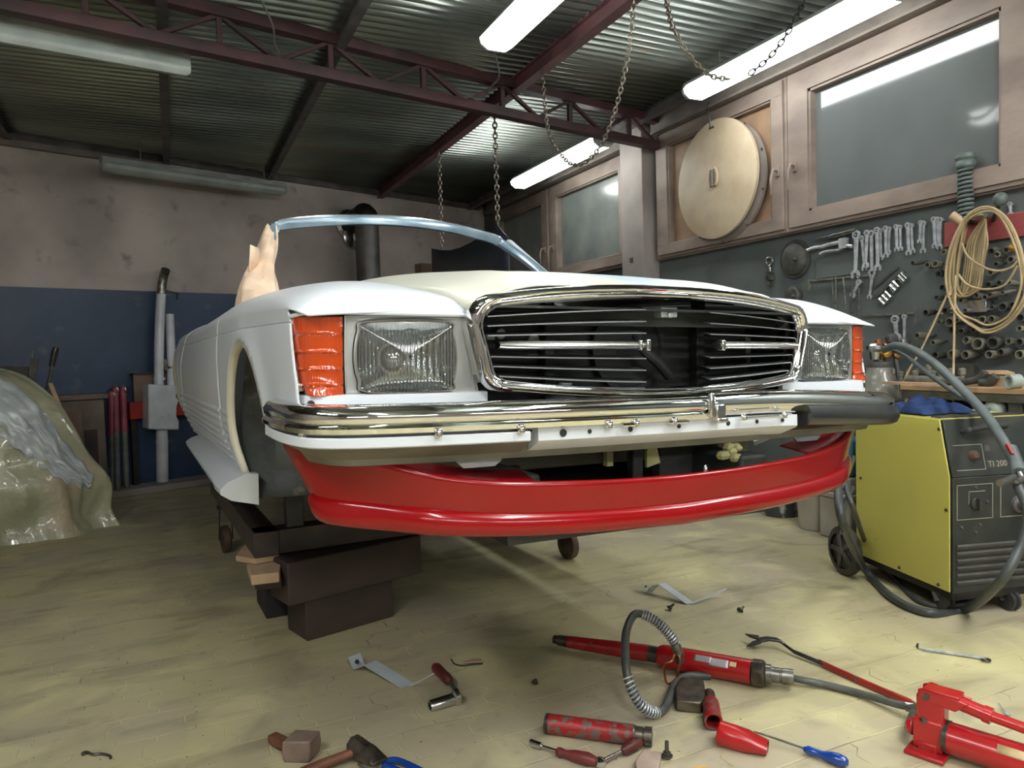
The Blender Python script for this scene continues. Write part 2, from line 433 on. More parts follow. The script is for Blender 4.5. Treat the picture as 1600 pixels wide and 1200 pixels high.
# ------------------------------------------------------------------ strip lamps
def strip_lamp(name, p0, p1, zc, label, lit=True, wd=.20, group=None, hang=None, on='lampon'):
    p0, p1 = V(p0[0], p0[1], zc), V(p1[0], p1[1], zc); L_ = (p1 - p0).length
    e = empty(name, (p0 + p1) / 2, label, 'lamp', group, frame(p1 - p0))
    hw = wd / 2
    def sect(k, a, b): return [(a, y * k, z) for (y, z) in b]
    up = [(-hw * .74, .018), (-hw * .6, .045), (-hw * .4, .06), (hw * .4, .06), (hw * .6, .045), (hw * .74, .018)]
    MB().prism([(-L_ / 2, y, z) for y, z in up], (L_, 0, 0)).build('housing', 'lamphouse', e)
    lo = [(-hw * .73, .022), (-hw * .98, -.005), (-hw * .90, -.035), (-hw * .5, -.062), (hw * .5, -.062), (hw * .90, -.035), (hw * .98, -.005), (hw * .73, .022)]
    ce = .05
    MB().prism([(-L_ / 2 + ce, y, z) for y, z in lo], (L_ - 2 * ce, 0, 0)).build('diffuser', on if lit else 'lampoff', e)
    for sx in (-1, 1):
        mb = MB(); G = []
        for k in range(4):
            f = (1, .97, .88, .70)[k]; xx = sx * (L_ / 2 - ce + (0, .02, .038, .05)[k])
            G.append([(xx, y * f, z * f) for y, z in lo])
        mb.grid(G).add([p for p in G[-1]], [tuple(range(8))])
        mb.build('end_cap', 'lampcap' if lit else 'lampoff', e)
    if hang:
        for x in hang: MB().tube([(x, 0, .05), (x, 0, CZ - zc - .01)], .004, 6).build('suspension_wire', 'wire', e)
    return e
LZ = 2.83
strip_lamp('strip_lamp', (1.67, 2.2), (1.67, 3.775), 2.83, 'lit fluorescent lamp at top centre, over the grille end of the white car', hang=(-.5, .5), on='lampon4')
strip_lamp('strip_lamp', (3.22, 2.46), (3.22, 4.04), 2.83, 'lit fluorescent lamp beside the large glass window, top right', hang=(-.5, .5))
strip_lamp('strip_lamp', (3.15, 4.98), (3.15, 6.62), 2.78, 'lit fluorescent lamp farthest away, behind the truss near the far windows', hang=(-.5, .5))
strip_lamp('strip_lamp', (.42, 2.0), (.42, 3.56), 2.83, 'lit fluorescent lamp of which only one end shows at the top edge', hang=(-.5, .5), on='lampon4')
for (x, y0, y1, _w) in ((1.67, -.6, .98, 'in line with the centre lamp'), (3.22, -.3, 1.28, 'over the tool wall bench'), (.1, -1.6, 0, 'straight behind the camera'), (-1.4, -.3, 1.3, 'over the empty left floor')):
    strip_lamp('strip_lamp', (x, y0), (x, y1), 2.83, 'lit fluorescent ceiling lamp behind the photographer, ' + _w, hang=(-.5, .5), group='lamps behind the camera', on='lampon2')
for (x, z, _w) in ((-1.6, 2.1, 'nearest the left wall'), (.4, 2.1, 'in the middle'), (2.4, 2.1, 'nearest the tool wall')):  # unseen lamps added on the front wall to brighten the front of the car
    e = strip_lamp('strip_lamp', (x - .79, YF + .07), (x + .79, YF + .07), z, 'added unseen fill lamp on the wall behind the photographer, ' + _w, group='added fill lamps on the wall behind the camera', on='lampfill')
    e.rotation_mode = 'XYZ'; e.matrix_basis = Matrix.Translation((x, YF + .07, z)) @ Matrix.Rotation(-PI / 2, 4, 'X').inverted() @ Matrix.Identity(4)
a, b = WB(158, 262, .35), WB(445, 291, .35)
strip_lamp('strip_lamp', a, b, (a.z + b.z) / 2 + .0, 'unlit dusty fluorescent lamp high on the back wall', lit=False, wd=.14, hang=(-.5, .6))
a, b = FL(-60, 34, 2.70), FL(297, 102, 2.70)
strip_lamp('strip_lamp', a, b, 2.70, 'unlit narrow white strip lamp at top left, hanging on a wire below the truss', lit=False, wd=.052, hang=(.64,))

# cables from two lamps to the truss
mb = MB(); p = FL(790, 104, 2.8)
mb.tube(catmull([V(1.67, 3.76, 2.79), FL(780, 118, 2.78), FL(768, 135, 2.77), FL(757, 149, 2.77), FL(745, 153, 2.78), FL(730, 150, 2.8)], 5), .005, 6)
tag(mb.build('lamp_cable', 'wire'), 'thin grey cable from the centre lamp down to the roof truss', 'cable')
mb = MB()
mb.tube(catmull([V(.42, 3.56, 2.80), FL(426, 40, 2.78), FL(428, 65, 2.78), FL(436, 84, 2.8)], 5), .005, 6)
tag(mb.build('lamp_cable', 'wire'), 'thin grey cable hanging from the lamp end at the top edge to the truss', 'cable')

# ------------------------------------------------------------------ chains
def chain(name, pts, label, r=.0045, ln=.035, mt_='chain'):
    P = catmull(pts, 24); mb = MB(); acc = 0; k = 0; last = P[0]; out = [P[0]]
    for q in P[1:]:
        while (q - last).length >= ln * .74:
            last = last + (q - last).normalized() * ln * .74; out.append(last)
    for i in range(len(out) - 1):
        c = (out[i] + out[i + 1]) / 2; x, y, d = basis(out[i + 1] - out[i], V(.3, .5, .1))
        s_ = x if i % 2 else y
        loop = []
        for j in range(10):
            a = 2 * PI * j / 10; loop.append(c + d * math.sin(a) * ln / 2 + s_ * math.cos(a) * ln * .28)
        mb.tube(loop, r, 5, closed=True)
    return tag(mb.build(name, mt_, clean=False), label, 'chain')
def hang_pts(pl, d0, d1):
    """points seen at the pixels pl, depth running from d0 to d1"""
    out = []
    for i, (px, py) in enumerate(pl):
        t = d0 + (d1 - d0) * i / max(1, len(pl) - 1); r = Vector(ray(px, py)); out.append(Vector(CAM) + r * (t / r.dot(-Vector(CM[:, 2]))))
    return out
BX = lambda px, py: hit(px, py, (1, 0, 0), 2.19)
_q = hang_pts([(985, 60), (970, 140), (950, 205), (925, 245), (897, 258), (872, 235), (855, 195)], 3.75, 4.6)
_c0, _c1 = BX(989, 26), BX(846, 146)
chain('chain', [V(2.2, _c0.y, 2.905)] + _q + [V(2.2, _c1.y, 2.905)], 'rusty chain looping in a long U below the red beam')
chain('chain', [BX(1040, -2)] + hang_pts([(1052, 45), (1078, 88), (1110, 118), (1143, 124)], 3.7, 3.9), 'short chain piece with a free end, left of the right hand lamp', r=.005, ln=.04)
chain('chain', [hit(1275, -40, (0, 0, 1), 2.985)] + hang_pts([(1262, -12), (1245, 25), (1225, 60), (1200, 92), (1168, 118)], 3.3, 3.6), 'dark chain crossing the right hand lamp', r=.004, ln=.04, mt_='blacksteel')
ta, tb = BX(686, 243), BX(773, 191)
pa = [V(ta.x, ta.y, 2.90), V(ta.x, ta.y, BX(686, 392).z)]; pb = [V(tb.x, tb.y, 2.90), V(tb.x, tb.y, BX(773, 362).z)]
chain('chain', pa, 'thin straight chain hanging left, holding the dark panel behind the car', r=.005, ln=.05)
chain('chain', pb, 'thin straight chain hanging right, holding the dark panel behind the car', r=.006, ln=.05)

# fittings on ceiling and beam: hooks for the chains
# ================================================================== THE CAR (u across, v rearwards, w up; headlamp plane at v = 0)
def _car_R():
    y, r = math.radians(2), math.radians(1.4)
    Rz = Matrix(((math.cos(y), -math.sin(y), 0), (math.sin(y), math.cos(y), 0), (0, 0, 1)))
    Ry = Matrix(((math.cos(r), 0, math.sin(r)), (0, 1, 0), (-math.sin(r), 0, math.cos(r))))
    return Rz @ Ry
CR = _car_R()
CO = V(1.09, 1.55, 1.15) - CR @ V(0, 0, .63)
def W3(u, v, w): return CO + CR @ V(u, v, w)

M['white'] = mat('white_primer', S(202, 206, 211), S(194, 200, 206), 2.5, .36, coat=.15, c3=S(184, 192, 200), s3=3, lo3=.6, hi3=.85)
M['cream'] = mat('cream_primer', S(206, 202, 184), S(190, 186, 168), 6, .5)
M['grooveblue'] = mat('bare_blue_grey', S(128, 146, 160), S(180, 196, 208), 5, .35, coat=.3)
M['rubber'] = mat('black_rubber', S(34, 34, 34), S(46, 46, 44), 6, .28, coat=.3)
M['dark'] = mat('dark_underbody', S(30, 32, 32), S(48, 50, 48), 5, .6, bump=.3)
M['darkgrey'] = mat('grey_underseal', S(66, 70, 68), S(40, 44, 42), 7, .6, bump=.4, c3=S(110, 110, 104), s3=9, lo3=.62, hi3=.75)
M['olive'] = mat('dusty_steel_member', S(112, 110, 98), S(88, 86, 76), 8, .6)
M['slat'] = mat('grille_slat', S(46, 48, 50), None, rough=.3, coat=.4)
M['slatedge'] = mat('slat_edge', S(150, 152, 152), None, rough=.3, metal=.6)
M['redpaint'] = mat('red_gloss_paint', S(134, 8, 13), S(120, 7, 11), 2, .2, coat=.28, spec=.3)
M['redinner'] = mat('red_inner_paint', S(140, 12, 20), None, rough=.4)
M['bezel'] = mat('silver_bezel', S(168, 170, 166), S(146, 148, 144), 9, .32, .55, bump=.05, bscale=60)
M['paper'] = mat('masking_paper', S(232, 206, 180), S(214, 184, 158), 9, .6, bump=.3, bscale=20)
M['pillar'] = mat('silver_blue_frame', S(150, 170, 184), S(120, 142, 158), 9, .25, .35, coat=.5)
M['bulb'] = mat('bulb_glass', S(235, 235, 230), None, rough=.1, metal=.6)
M['copperbrk'] = mat('zinc_bracket', S(190, 196, 196), S(150, 156, 156), 12, .35, .4)
M['yellowdust'] = mat('pale_green_bracket', S(186, 182, 130), S(160, 156, 110), 12, .6)

def hood_mat():
    m, nt, p, N, L = newmat('cream_bonnet_primer')
    p.inputs['Roughness'].default_value = .4; p.inputs['Coat Weight'].default_value = .1
    tc = N.new('ShaderNodeTexCoord')
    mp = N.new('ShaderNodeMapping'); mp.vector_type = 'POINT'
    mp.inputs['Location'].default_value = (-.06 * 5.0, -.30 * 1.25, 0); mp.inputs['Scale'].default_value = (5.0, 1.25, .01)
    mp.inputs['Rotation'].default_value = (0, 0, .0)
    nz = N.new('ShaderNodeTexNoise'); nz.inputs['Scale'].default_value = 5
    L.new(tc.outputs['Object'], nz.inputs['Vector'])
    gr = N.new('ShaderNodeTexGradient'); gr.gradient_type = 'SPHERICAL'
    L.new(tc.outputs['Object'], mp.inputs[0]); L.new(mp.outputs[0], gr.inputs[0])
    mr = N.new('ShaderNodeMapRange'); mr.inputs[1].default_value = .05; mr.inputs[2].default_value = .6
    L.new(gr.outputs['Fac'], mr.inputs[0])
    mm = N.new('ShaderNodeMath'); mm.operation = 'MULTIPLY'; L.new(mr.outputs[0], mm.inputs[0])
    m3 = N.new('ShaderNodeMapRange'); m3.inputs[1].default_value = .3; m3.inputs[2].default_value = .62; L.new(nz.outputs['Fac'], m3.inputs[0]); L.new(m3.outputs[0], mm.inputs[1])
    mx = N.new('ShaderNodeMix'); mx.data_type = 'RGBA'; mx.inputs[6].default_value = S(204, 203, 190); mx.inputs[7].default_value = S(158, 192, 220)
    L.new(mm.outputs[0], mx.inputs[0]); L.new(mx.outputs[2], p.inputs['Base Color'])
    return m
M['hood'] = hood_mat()
def lens_mat(name, tint, stripes, amount=.28, axis='X'):
    m, nt, p, N, L = newmat(name); out = N['Material Output']
    tr = N.new('ShaderNodeBsdfTransparent'); tr.inputs[0].default_value = tint
    gl = N.new('ShaderNodeBsdfGlossy'); gl.inputs['Roughness'].default_value = .08
    mx = N.new('ShaderNodeMixShader'); lw = N.new('ShaderNodeLayerWeight'); lw.inputs[0].default_value = .25
    tc = N.new('ShaderNodeTexCoord'); wv = N.new('ShaderNodeTexWave'); wv.wave_type = 'BANDS'; wv.bands_direction = axis
    wv.inputs['Scale'].default_value = stripes; L.new(tc.outputs['Object'], wv.inputs[0])
    b = N.new('ShaderNodeBump'); b.inputs['Strength'].default_value = .9; b.inputs['Distance'].default_value = .002
    L.new(wv.outputs['Fac'], b.inputs['Height']); L.new(b.outputs[0], gl.inputs['Normal']); L.new(b.outputs[0], lw.inputs['Normal'])
    ad = N.new('ShaderNodeMapRange'); ad.inputs[3].default_value = amount; ad.inputs[4].default_value = .8
    L.new(lw.outputs['Fresnel'], ad.inputs[0]); L.new(ad.outputs[0], mx.inputs[0])
    L.new(tr.outputs[0], mx.inputs[1]); L.new(gl.outputs[0], mx.inputs[2]); L.new(mx.outputs[0], out.inputs[0])
    return m
M['lens'] = lens_mat('fluted_lamp_glass', (.93, .95, .94, 1), 42, .34)
def refl_mat():
    m, nt, p, N, L = newmat('fluted_reflector'); p.inputs['Base Color'].default_value = S(205, 212, 210); p.inputs['Metallic'].default_value = 1; p.inputs['Roughness'].default_value = .07
    tc = N.new('ShaderNodeTexCoord'); wv = N.new('ShaderNodeTexWave'); wv.bands_direction = 'X'; wv.inputs['Scale'].default_value = 30
    wv.inputs['Distortion'].default_value = 1.2; wv.inputs['Detail Scale'].default_value = 3; L.new(tc.outputs['Object'], wv.inputs[0])
    b = N.new('ShaderNodeBump'); b.inputs['Strength'].default_value = .8; b.inputs['Distance'].default_value = .004
    L.new(wv.outputs['Fac'], b.inputs['Height']); L.new(b.outputs[0], p.inputs['Normal']); return m
M['reflector'] = refl_mat()
def amber_mat():
    m, nt, p, N, L = newmat('amber_lens')
    tc = N.new('ShaderNodeTexCoord'); wv = N.new('ShaderNodeTexWave'); wv.bands_direction = 'X'; wv.inputs['Scale'].default_value = 60
    L.new(tc.outputs['Object'], wv.inputs[0])
    p.inputs['Base Color'].default_value = (.64, .07, .004, 1)
    p.inputs['Roughness'].default_value = .12; p.inputs['Coat Weight'].default_value = 1
    p.inputs['Transmission Weight'].default_value = .35; p.inputs['Subsurface Weight'].default_value = .0
    b = N.new('ShaderNodeBump'); b.inputs['Strength'].default_value = .35; b.inputs['Distance'].default_value = .002
    L.new(wv.outputs['Fac'], b.inputs['Height']); L.new(b.outputs[0], p.inputs['Normal']); return m
M['amber'] = amber_mat()

car = empty('convertible_car', CO, 'white primed convertible car body with red front spoiler, raised on a steel jig', 'car', R=CR)

def ci(x, xs, ys):
    """smooth interpolation through stations"""
    xs = np.asarray(xs, float); ys = np.asarray(ys, float)
    x = min(max(x, xs[0]), xs[-1]); i = min(max(int(np.searchsorted(xs, x)) - 1, 0), len(xs) - 2)
    d = np.diff(ys) / np.diff(xs); mth = np.zeros(len(xs)); mth[0], mth[-1] = d[0], d[-1]
    for k in range(1, len(xs) - 1): mth[k] = 0 if d[k - 1] * d[k] <= 0 else 2 * d[k - 1] * d[k] / (d[k - 1] + d[k])
    hh = xs[i + 1] - xs[i]; t = (x - xs[i]) / hh
    return ((1 + 2 * t) * (1 - t) ** 2 * ys[i] + t * (1 - t) ** 2 * hh * mth[i] + t * t * (3 - 2 * t) * ys[i + 1] + t * t * (t - 1) * hh * mth[i + 1])

VS = [0, .06, .18, .4, .8, 1.2, 1.8, 2.5, 2.9, 3.3, 3.8, 4.2]
SEC = {  # stations of the half section: (u, w) rows from the bonnet gap down to the sill
    'in': ([.492, .515, .54, .565, .60, .625, .70, .72, .72, .70, .66, .58], [.700, .738, .764, .786, .806, .812, .80, .79, .79, .79, .78, .76]),
    'cr': ([.66, .67, .685, .71, .745, .77, .80, .815, .82, .81, .77, .69], [.700, .750, .778, .798, .814, .820, .800, .790, .792, .790, .78, .755]),
    'sh': ([.842, .845, .846, .850, .862, .874, .888, .900, .912, .915, .88, .80], [.690, .712, .736, .750, .760, .762, .752, .742, .742, .742, .73, .71]),
    'cs': ([.856, .860, .862, .866, .880, .893, .912, .928, .940, .945, .91, .83], [.680, .682, .686, .690, .694, .694, .690, .684, .682, .68, .67, .65]),
    'wd': ([.852, .858, .860, .863, .878, .893, .924, .946, .960, .965, .93, .85], [.55] * 12),
    'lo': ([.836, .842, .844, .846, .862, .878, .903, .925, .94, .945, .90, .82], [.36] * 12),
    'bt': ([.80, .81, .82, .826, .832, .836, .85, .872, .88, .88, .84, .76], [.21] * 12)}
KEYS = ['in', 'cr', 'sh', 'cs', 'wd', 'lo', 'bt']
AC, AW, AR = (.76, 3.215), .31, .345
def section(v, nrow):
    P = [V(ci(v, VS, SEC[k][0]), 0, ci(v, VS, SEC[k][1])) for k in KEYS]
    q = catmull(P, 16)
    return q
ROWS = []
def row_w():                                        # row parameter list, dense on the side
    r = [i / 6 for i in range(0, 13)]               # in -> sh
    r += [2 + i / 5 for i in range(1, 6)]
    r += [3 + .02, 3 + .045, 3 + .07]
    r += [3.1 + .9 * i / 9 for i in range(0, 10)]
    r += [4 + i / 10 * .6 for i in range(1, 11)]
    r += [4.6 + i / 22 * .4 for i in range(1, 23)]
    r += [5 + i / 40 for i in range(1, 41)]
    return r
RW = row_w()
def surf(v, t, side):
    P = [V(ci(v, VS, SEC[k][0]), 0, ci(v, VS, SEC[k][1])) for k in KEYS]
    i = min(int(t), len(P) - 2); f = t - i
    p1, p2 = P[i], P[i + 1]; p0 = P[i - 1] if i else p1 * 2 - p2; p3 = P[i + 2] if i + 2 < len(P) else p2 * 2 - p1
    q = .5 * ((2 * p1) + (p2 - p0) * f + (2 * p0 - 5 * p1 + 4 * p2 - p3) * f * f + (3 * p1 - p0 - 3 * p2 + p3) * f ** 3)
    u, ww = q.x, q.z
    if .0 < t - 3 < .065: u -= .0035                # fine crease along the flank
    for ac in AC:                                   # soft flare round the arches
        d = math.hypot(v - ac, ww - AW)
        if d < AR + .2 and ww < .72: u += (-.0012 if 0 else 0) + .010 * math.exp(-(max(0, d - AR) / .05) ** 2)
    if 1.13 < v < 2.86 and .20 < ww < .43:          # ribbed lower flank
        ph = (ww - .20) / .029 % 1; e_ = min(1, (v - 1.13) / .03)
        u += .008 * e_ * (min(ph / .7, (1 - ph) / .3))
    return V(side * u, v, ww)

def vfront(t):
    """front edge of the wing as seen from the side: the lamp unit bites into it"""
    if t < 2: return 0.0
    if t < 2.6: return .10 * (t - 2) / .6
    if t < 4.0: return .10 - .055 * (t - 2.6) / 1.4
    return .045 - .01 * min(1, t - 4)
def panel(side, v0, v1, name, ncol, front=False, inset=0):
    G = []
    for j in range(ncol + 1):
        s_ = j / ncol
        row = []
        for t in RW:
            a = vfront(t) if front else v0
            row.append(surf(a + (v1 - a) * s_, t, side) - V(side * inset, 0, inset))
        G.append(row)
    # cut the wheel arches
    def inside(p):
        return any(math.hypot(p.y - ac, p.z - AW) < AR for ac in AC) or any(abs(p.y - ac) < AR - .012 and p.z < AW for ac in AC) or (p.y < .6 and p.z < .43)
    nr, nc = len(G), len(G[0])
    fk = set(); used = {}
    for i in range(nr - 1):
        for k in range(nc - 1):
            c = (G[i][k] + G[i + 1][k] + G[i][k + 1] + G[i + 1][k + 1]) / 4
            if not inside(c): fk.add((i, k))
    for (i, k) in fk:
        for a, b in ((i, k), (i + 1, k), (i, k + 1), (i + 1, k + 1)): used.setdefault((a, b), 0); used[(a, b)] += 1
    for (i, k), n_ in used.items():                 # pull cut edge vertices onto the circle
        if n_ < 4 and 0 < i < nr - 1 and k < nc - 1 or (n_ < 4 and 0 < i < nr - 1 and k == nc - 1):
            p = G[i][k]
            for ac in AC:
                d = math.hypot(p.y - ac, p.z - AW)
                if abs(d - AR) < .03 and p.z > AW - .01:
                    f = AR / d; G[i][k] = V(p.x, ac + (p.y - ac) * f, AW + (p.z - AW) * f)
                elif p.z <= AW - .01 and abs(abs(p.y - ac) - AR) < .03:
                    G[i][k] = V(p.x, ac + math.copysign(AR, p.y - ac) * (1 - .10 * (AW - p.z)), p.z)
    mb = MB().grid(G, keep=lambda i, k: (i, k) in fk)
    return mb.build(name, 'white', car, solid=.004, ang=50, off=0)
for s_, nm in ((-1, 'front_wing'), (1, 'front_wing')):
    panel(s_, 0, 1.296, nm, 84, True)
    panel(s_, 1.288, 2.744, 'door', 20, inset=.0012)
    panel(s_, 2.75, 4.2, 'rear_wing', 90)
    # arch flange
    for ac in AC:
        G = [[], [], []]
        for k in range(49):
            a1_ = PI + .28 if ac > 1 else PI - .36
            a = -.28 + (a1_ + .28) * k / 48
            if a < 0: v_, w_ = ac + AR * (1 + .03 * math.sin(a)), AW + AR * math.sin(a)
            elif a > PI: v_, w_ = ac - AR * (1 + .03 * math.sin(a)), AW + AR * math.sin(a)
            else: v_, w_ = ac + AR * math.cos(a), AW + AR * math.sin(a)
            # flank position there
            ww = w_; best = min(RW[13:], key=lambda t: abs(surf(v_, t, 1).z - ww)); uu = surf(v_, best, 1).x
            G[0].append((s_ * uu, v_, w_)); G[1].append((s_ * (uu - .012), ac + (v_ - ac) * .985, AW + (w_ - AW) * .985)); G[2].append((s_ * (uu - .022), ac + (v_ - ac) * .975, AW + (w_ - AW) * .975))
        MB().grid(G).build('arch_flange', 'cream', car, solid=.004, ang=60)
    # inner wheel housing
    for ac in AC:
        G = [[], [], []]
        for k in range(25):
            a = -.5 + (PI + .46) * k / 24
            for j, (uu, r_) in enumerate(((.845, AR + .012), (.62, AR + .03), (.46, AR - .02))):
                G[j].append((s_ * uu, ac + r_ * math.cos(a), AW + r_ * math.sin(a)))
        MB().grid(G).build('wheel_housing', 'darkgrey', car, solid=.003, off=0)
        MB().box((s_ * .45, ac, .42), (.02, .74, .56)).box((s_ * .47, ac + .05, .40), (.03, .20, .30)).lathe((s_ * .48, ac + .1, .50), (s_, 0, 0), [(0, .012), (.02, .010)], 10).build('inner_panel', 'darkgrey', car, bevel=.006)
        # suspension turret and arm
        MB().tube([(s_ * .50, ac, .26), (s_ * .50, ac, .60)], .045, 14).bar((s_ * .40, ac - .05, .24), (s_ * .64, ac, .25), .08, .03).build('suspension_mount', 'dark', car)
    # sill
    prof = [(.80, .222), (.835, .226), (.900, .205), (.925, .186), (.922, .168), (.885, .138), (.80, .118)]
    G = []
    for k in range(15):
        v_ = 1.04 + (2.62 - 1.04) * k / 14; ex = .002 + .020 * (v_ - 1.04) / 1.58
        G.append([(s_ * (a + ex + (.006 * math.sin(k * 2.1) if k < 2 else 0)), v_ + (.03 * math.sin(b * 60) if k == 0 else 0), b) for a, b in prof])
    mb = MB().grid(G, closed=True)
    mb.add(G[0], [tuple(range(7))]).add(G[-1], [tuple(range(7))])
    mb.build('sill', 'white', car, ang=30)
    # two filler specks of masking tape on the flank
# floor pan, bulkheads, boot
MB().box((0, 2.12, .20), (1.56, 1.9, .03)).box((0, 1.32, .45), (1.5, .04, .5)).box((0, 2.80, .42), (1.5, .04, .5)).build('floor_pan', 'dark', car)
MB().box((0, 3.55, .30), (.9, 1.3, .05)).build('boot_floor', 'dark', car)
MB().box((0, .65, .19), (.80, 1.3, .04)).build('underbody_panel', 'dark', car)
for s_ in (-1, 1):
    MB().box((s_ * .36, .75, .27), (.10, 1.5, .12)).build('chassis_rail', 'darkgrey', car, bevel=.01)
G = []
for i in range(13):
    v_ = 2.95 + 1.25 * i / 12; ui = ci(v_, VS, SEC['in'][0]); wi = ci(v_, VS, SEC['in'][1])
    G.append([(ui * (-1 + 2 * k / 16), v_, wi + .012 * (1 - (abs(-1 + 2 * k / 16)) ** 2)) for k in range(17)])
MB().grid(G).build('boot_lid', 'white', car, solid=.004)
G = []
for z_ in (0, 1):
    row = []
    for k in range(17):
        f = -1 + 2 * k / 16
        row.append((f * (.60 if z_ else .72), 4.2 - (0 if z_ else .0), .76 if z_ else .25))
    G.append(row)
MB().grid(G).build('rear_panel', 'white', car, solid=.004)

# bonnet
def hood_pt(f, s_):
    v0 = -.066 + .062 * abs(f) ** 2.2
    v = v0 + (1.40 - v0) * s_
    ui = ci(max(v, 0), VS, SEC['in'][0]) - .006; wi = ci(max(v, 0), VS, SEC['in'][1]) + .004
    if v < .1: wi = .712 + (wi - .712) * max(0, min(1, (v + .05) / .15)) if wi > .712 else wi
    wc = ci(v, [-.07, .02, .12, .3, .5, .8, 1.2, 1.42], [.766, .790, .812, .842, .866, .900, .935, .946])
    pw = ci(v, [-.07, .1, .5, 1.4], [7, 4.5, 2.6, 2.2])
    wi -= .012 * min(1, max(0, v) / 1.0); ww = wi + (wc - wi) * (1 - abs(f) ** pw)
    rid = math.exp(-((abs(f) - .60) / .10) ** 2) * .006 * min(1, max(0, v) / .3)
    return V(f * ui, v, ww + rid)
G = [[hood_pt(-1 + 2 * k / 40, (i / 44) ** 1.25) for k in range(41)] for i in range(45)]
MB().grid(G).build('bonnet', 'hood', car, solid=.005, ang=60, off=-1)
# dark channel under the bonnet gap, and engine bay
for s_ in (-1, 1):
    G = []
    for i in range(20):
        v = .02 + 1.34 * i / 19; ui = ci(v, VS, SEC['in'][0]); wi = ci(v, VS, SEC['in'][1])
        G.append([(s_ * (ui + .004), v, wi - .012), (s_ * (ui - .03), v, wi - .03), (s_ * (ui - .06), v, wi - .10)])
    MB().grid(G).build('bonnet_channel', 'dark', car, solid=.002, off=0)
MB().box((0, 1.44, .80), (1.20, .10, .03)).build('cowl_panel', 'white', car, bevel=.01)
# dashboard hump and cockpit edge low behind the bonnet
MB().box((0, 1.62, .71), (1.28, .26, .16)).build('dashboard', 'dark', car, bevel=.04)

# ---- windscreen frame
wc_ = [(-.735, 1.50, .850), (-.70, 1.66, .955), (-.645, 1.86, 1.095), (-.590, 2.035, 1.205), (-.560, 2.045, 1.228), (-.46, 2.02, 1.245), (-.25, 1.98, 1.266), (0, 1.965, 1.274), (.25, 1.98, 1.266), (.46, 2.02, 1.245), (.560, 2.045, 1.228), (.590, 2.035, 1.205), (.645, 1.86, 1.095), (.70, 1.66, .955), (.735, 1.50, .850)]
P = catmull(wc_, 8)
mb = MB(); sec = [(-.026, -.010), (-.020, .012), (-.004, .016), (.004, .010), (.010, .016), (.018, .014), (.024, .0), (.020, -.028), (.002, -.032), (-.010, -.024)]
G = []
for i, q in enumerate(P):
    d = (P[min(i + 1, len(P) - 1)] - P[max(i - 1, 0)]).normalized(); cen = V(0, 2.2, .9)
    outw = (q - V(0, q.y, .80)); outw = (outw - d * outw.dot(d)).normalized(); f_ = d.cross(outw).normalized()
    if f_.y > 0: f_ = -f_
    G.append([q + f_ * a + outw * b for a, b in sec])
MB().grid(G, closed=True).add(G[0], [tuple(range(10))]).add(G[-1], [tuple(range(10))]).build('windscreen_frame', 'pillar', car, ang=40)
Q = [p + V(0, -.014, .014) for p in P[24:89]]
MB().tube(Q, .0045, 6).build('header_trim', 'chromesat', car)
# right pillar outer rail
MB().bar((.615, 2.03, 1.215), (.735, 1.60, .90), .030, .035).lathe((.655, 1.90, 1.12), (0, -1, .3), [(0, .006), (.02, .005)], 8).build('pillar_rail', 'white', car, bevel=.006)
# crumpled masking paper round the left pillar
G = []
random.seed(3)
pp = [(-.730, 1.46, .80, .085), (-.725, 1.54, .87, .080), (-.71, 1.62, .93, .062), (-.69, 1.70, .98, .050), (-.668, 1.78, 1.035, .052), (-.645, 1.86, 1.09, .046), (-.622, 1.94, 1.145, .040), (-.600, 2.01, 1.195, .030), (-.592, 2.035, 1.215, .018)]
for i, (a, b, c, r_) in enumerate(pp):
    row = []
    for k in range(26):
        an = 2 * PI * k / 26; rr = r_ * (1 + .16 * abs(math.sin(4 * an + i * 2.3)) + .22 * math.sin(3 * an + i * 1.3) * .5 + .25 * mnoise.noise(V(math.cos(an) * 1.6, math.sin(an) * 1.6, i * .9)))
        row.append((a + rr * math.cos(an) * .9, b + rr * math.sin(an) * 1.15, c + .012 * math.sin(an * 2 + i)))
    G.append(row)
mb = MB().grid(G, closed=True)
pw_ = mb.build('masking_paper', 'paper', car, ang=25, sub=1)
fl = MB(); fl.add([(-.745, 1.60, 1.06), (-.70, 1.70, 1.062), (-.68, 1.72, .99), (-.75, 1.62, .955)], [(0, 1, 2, 3)])
fl.add([(-.77, 1.62, .92), (-.70, 1.55, .93), (-.64, 1.60, .85), (-.66, 1.58, .83)], [(0, 1, 2, 3)])
fl.build('paper_flap', 'paper', pw_, solid=.002)

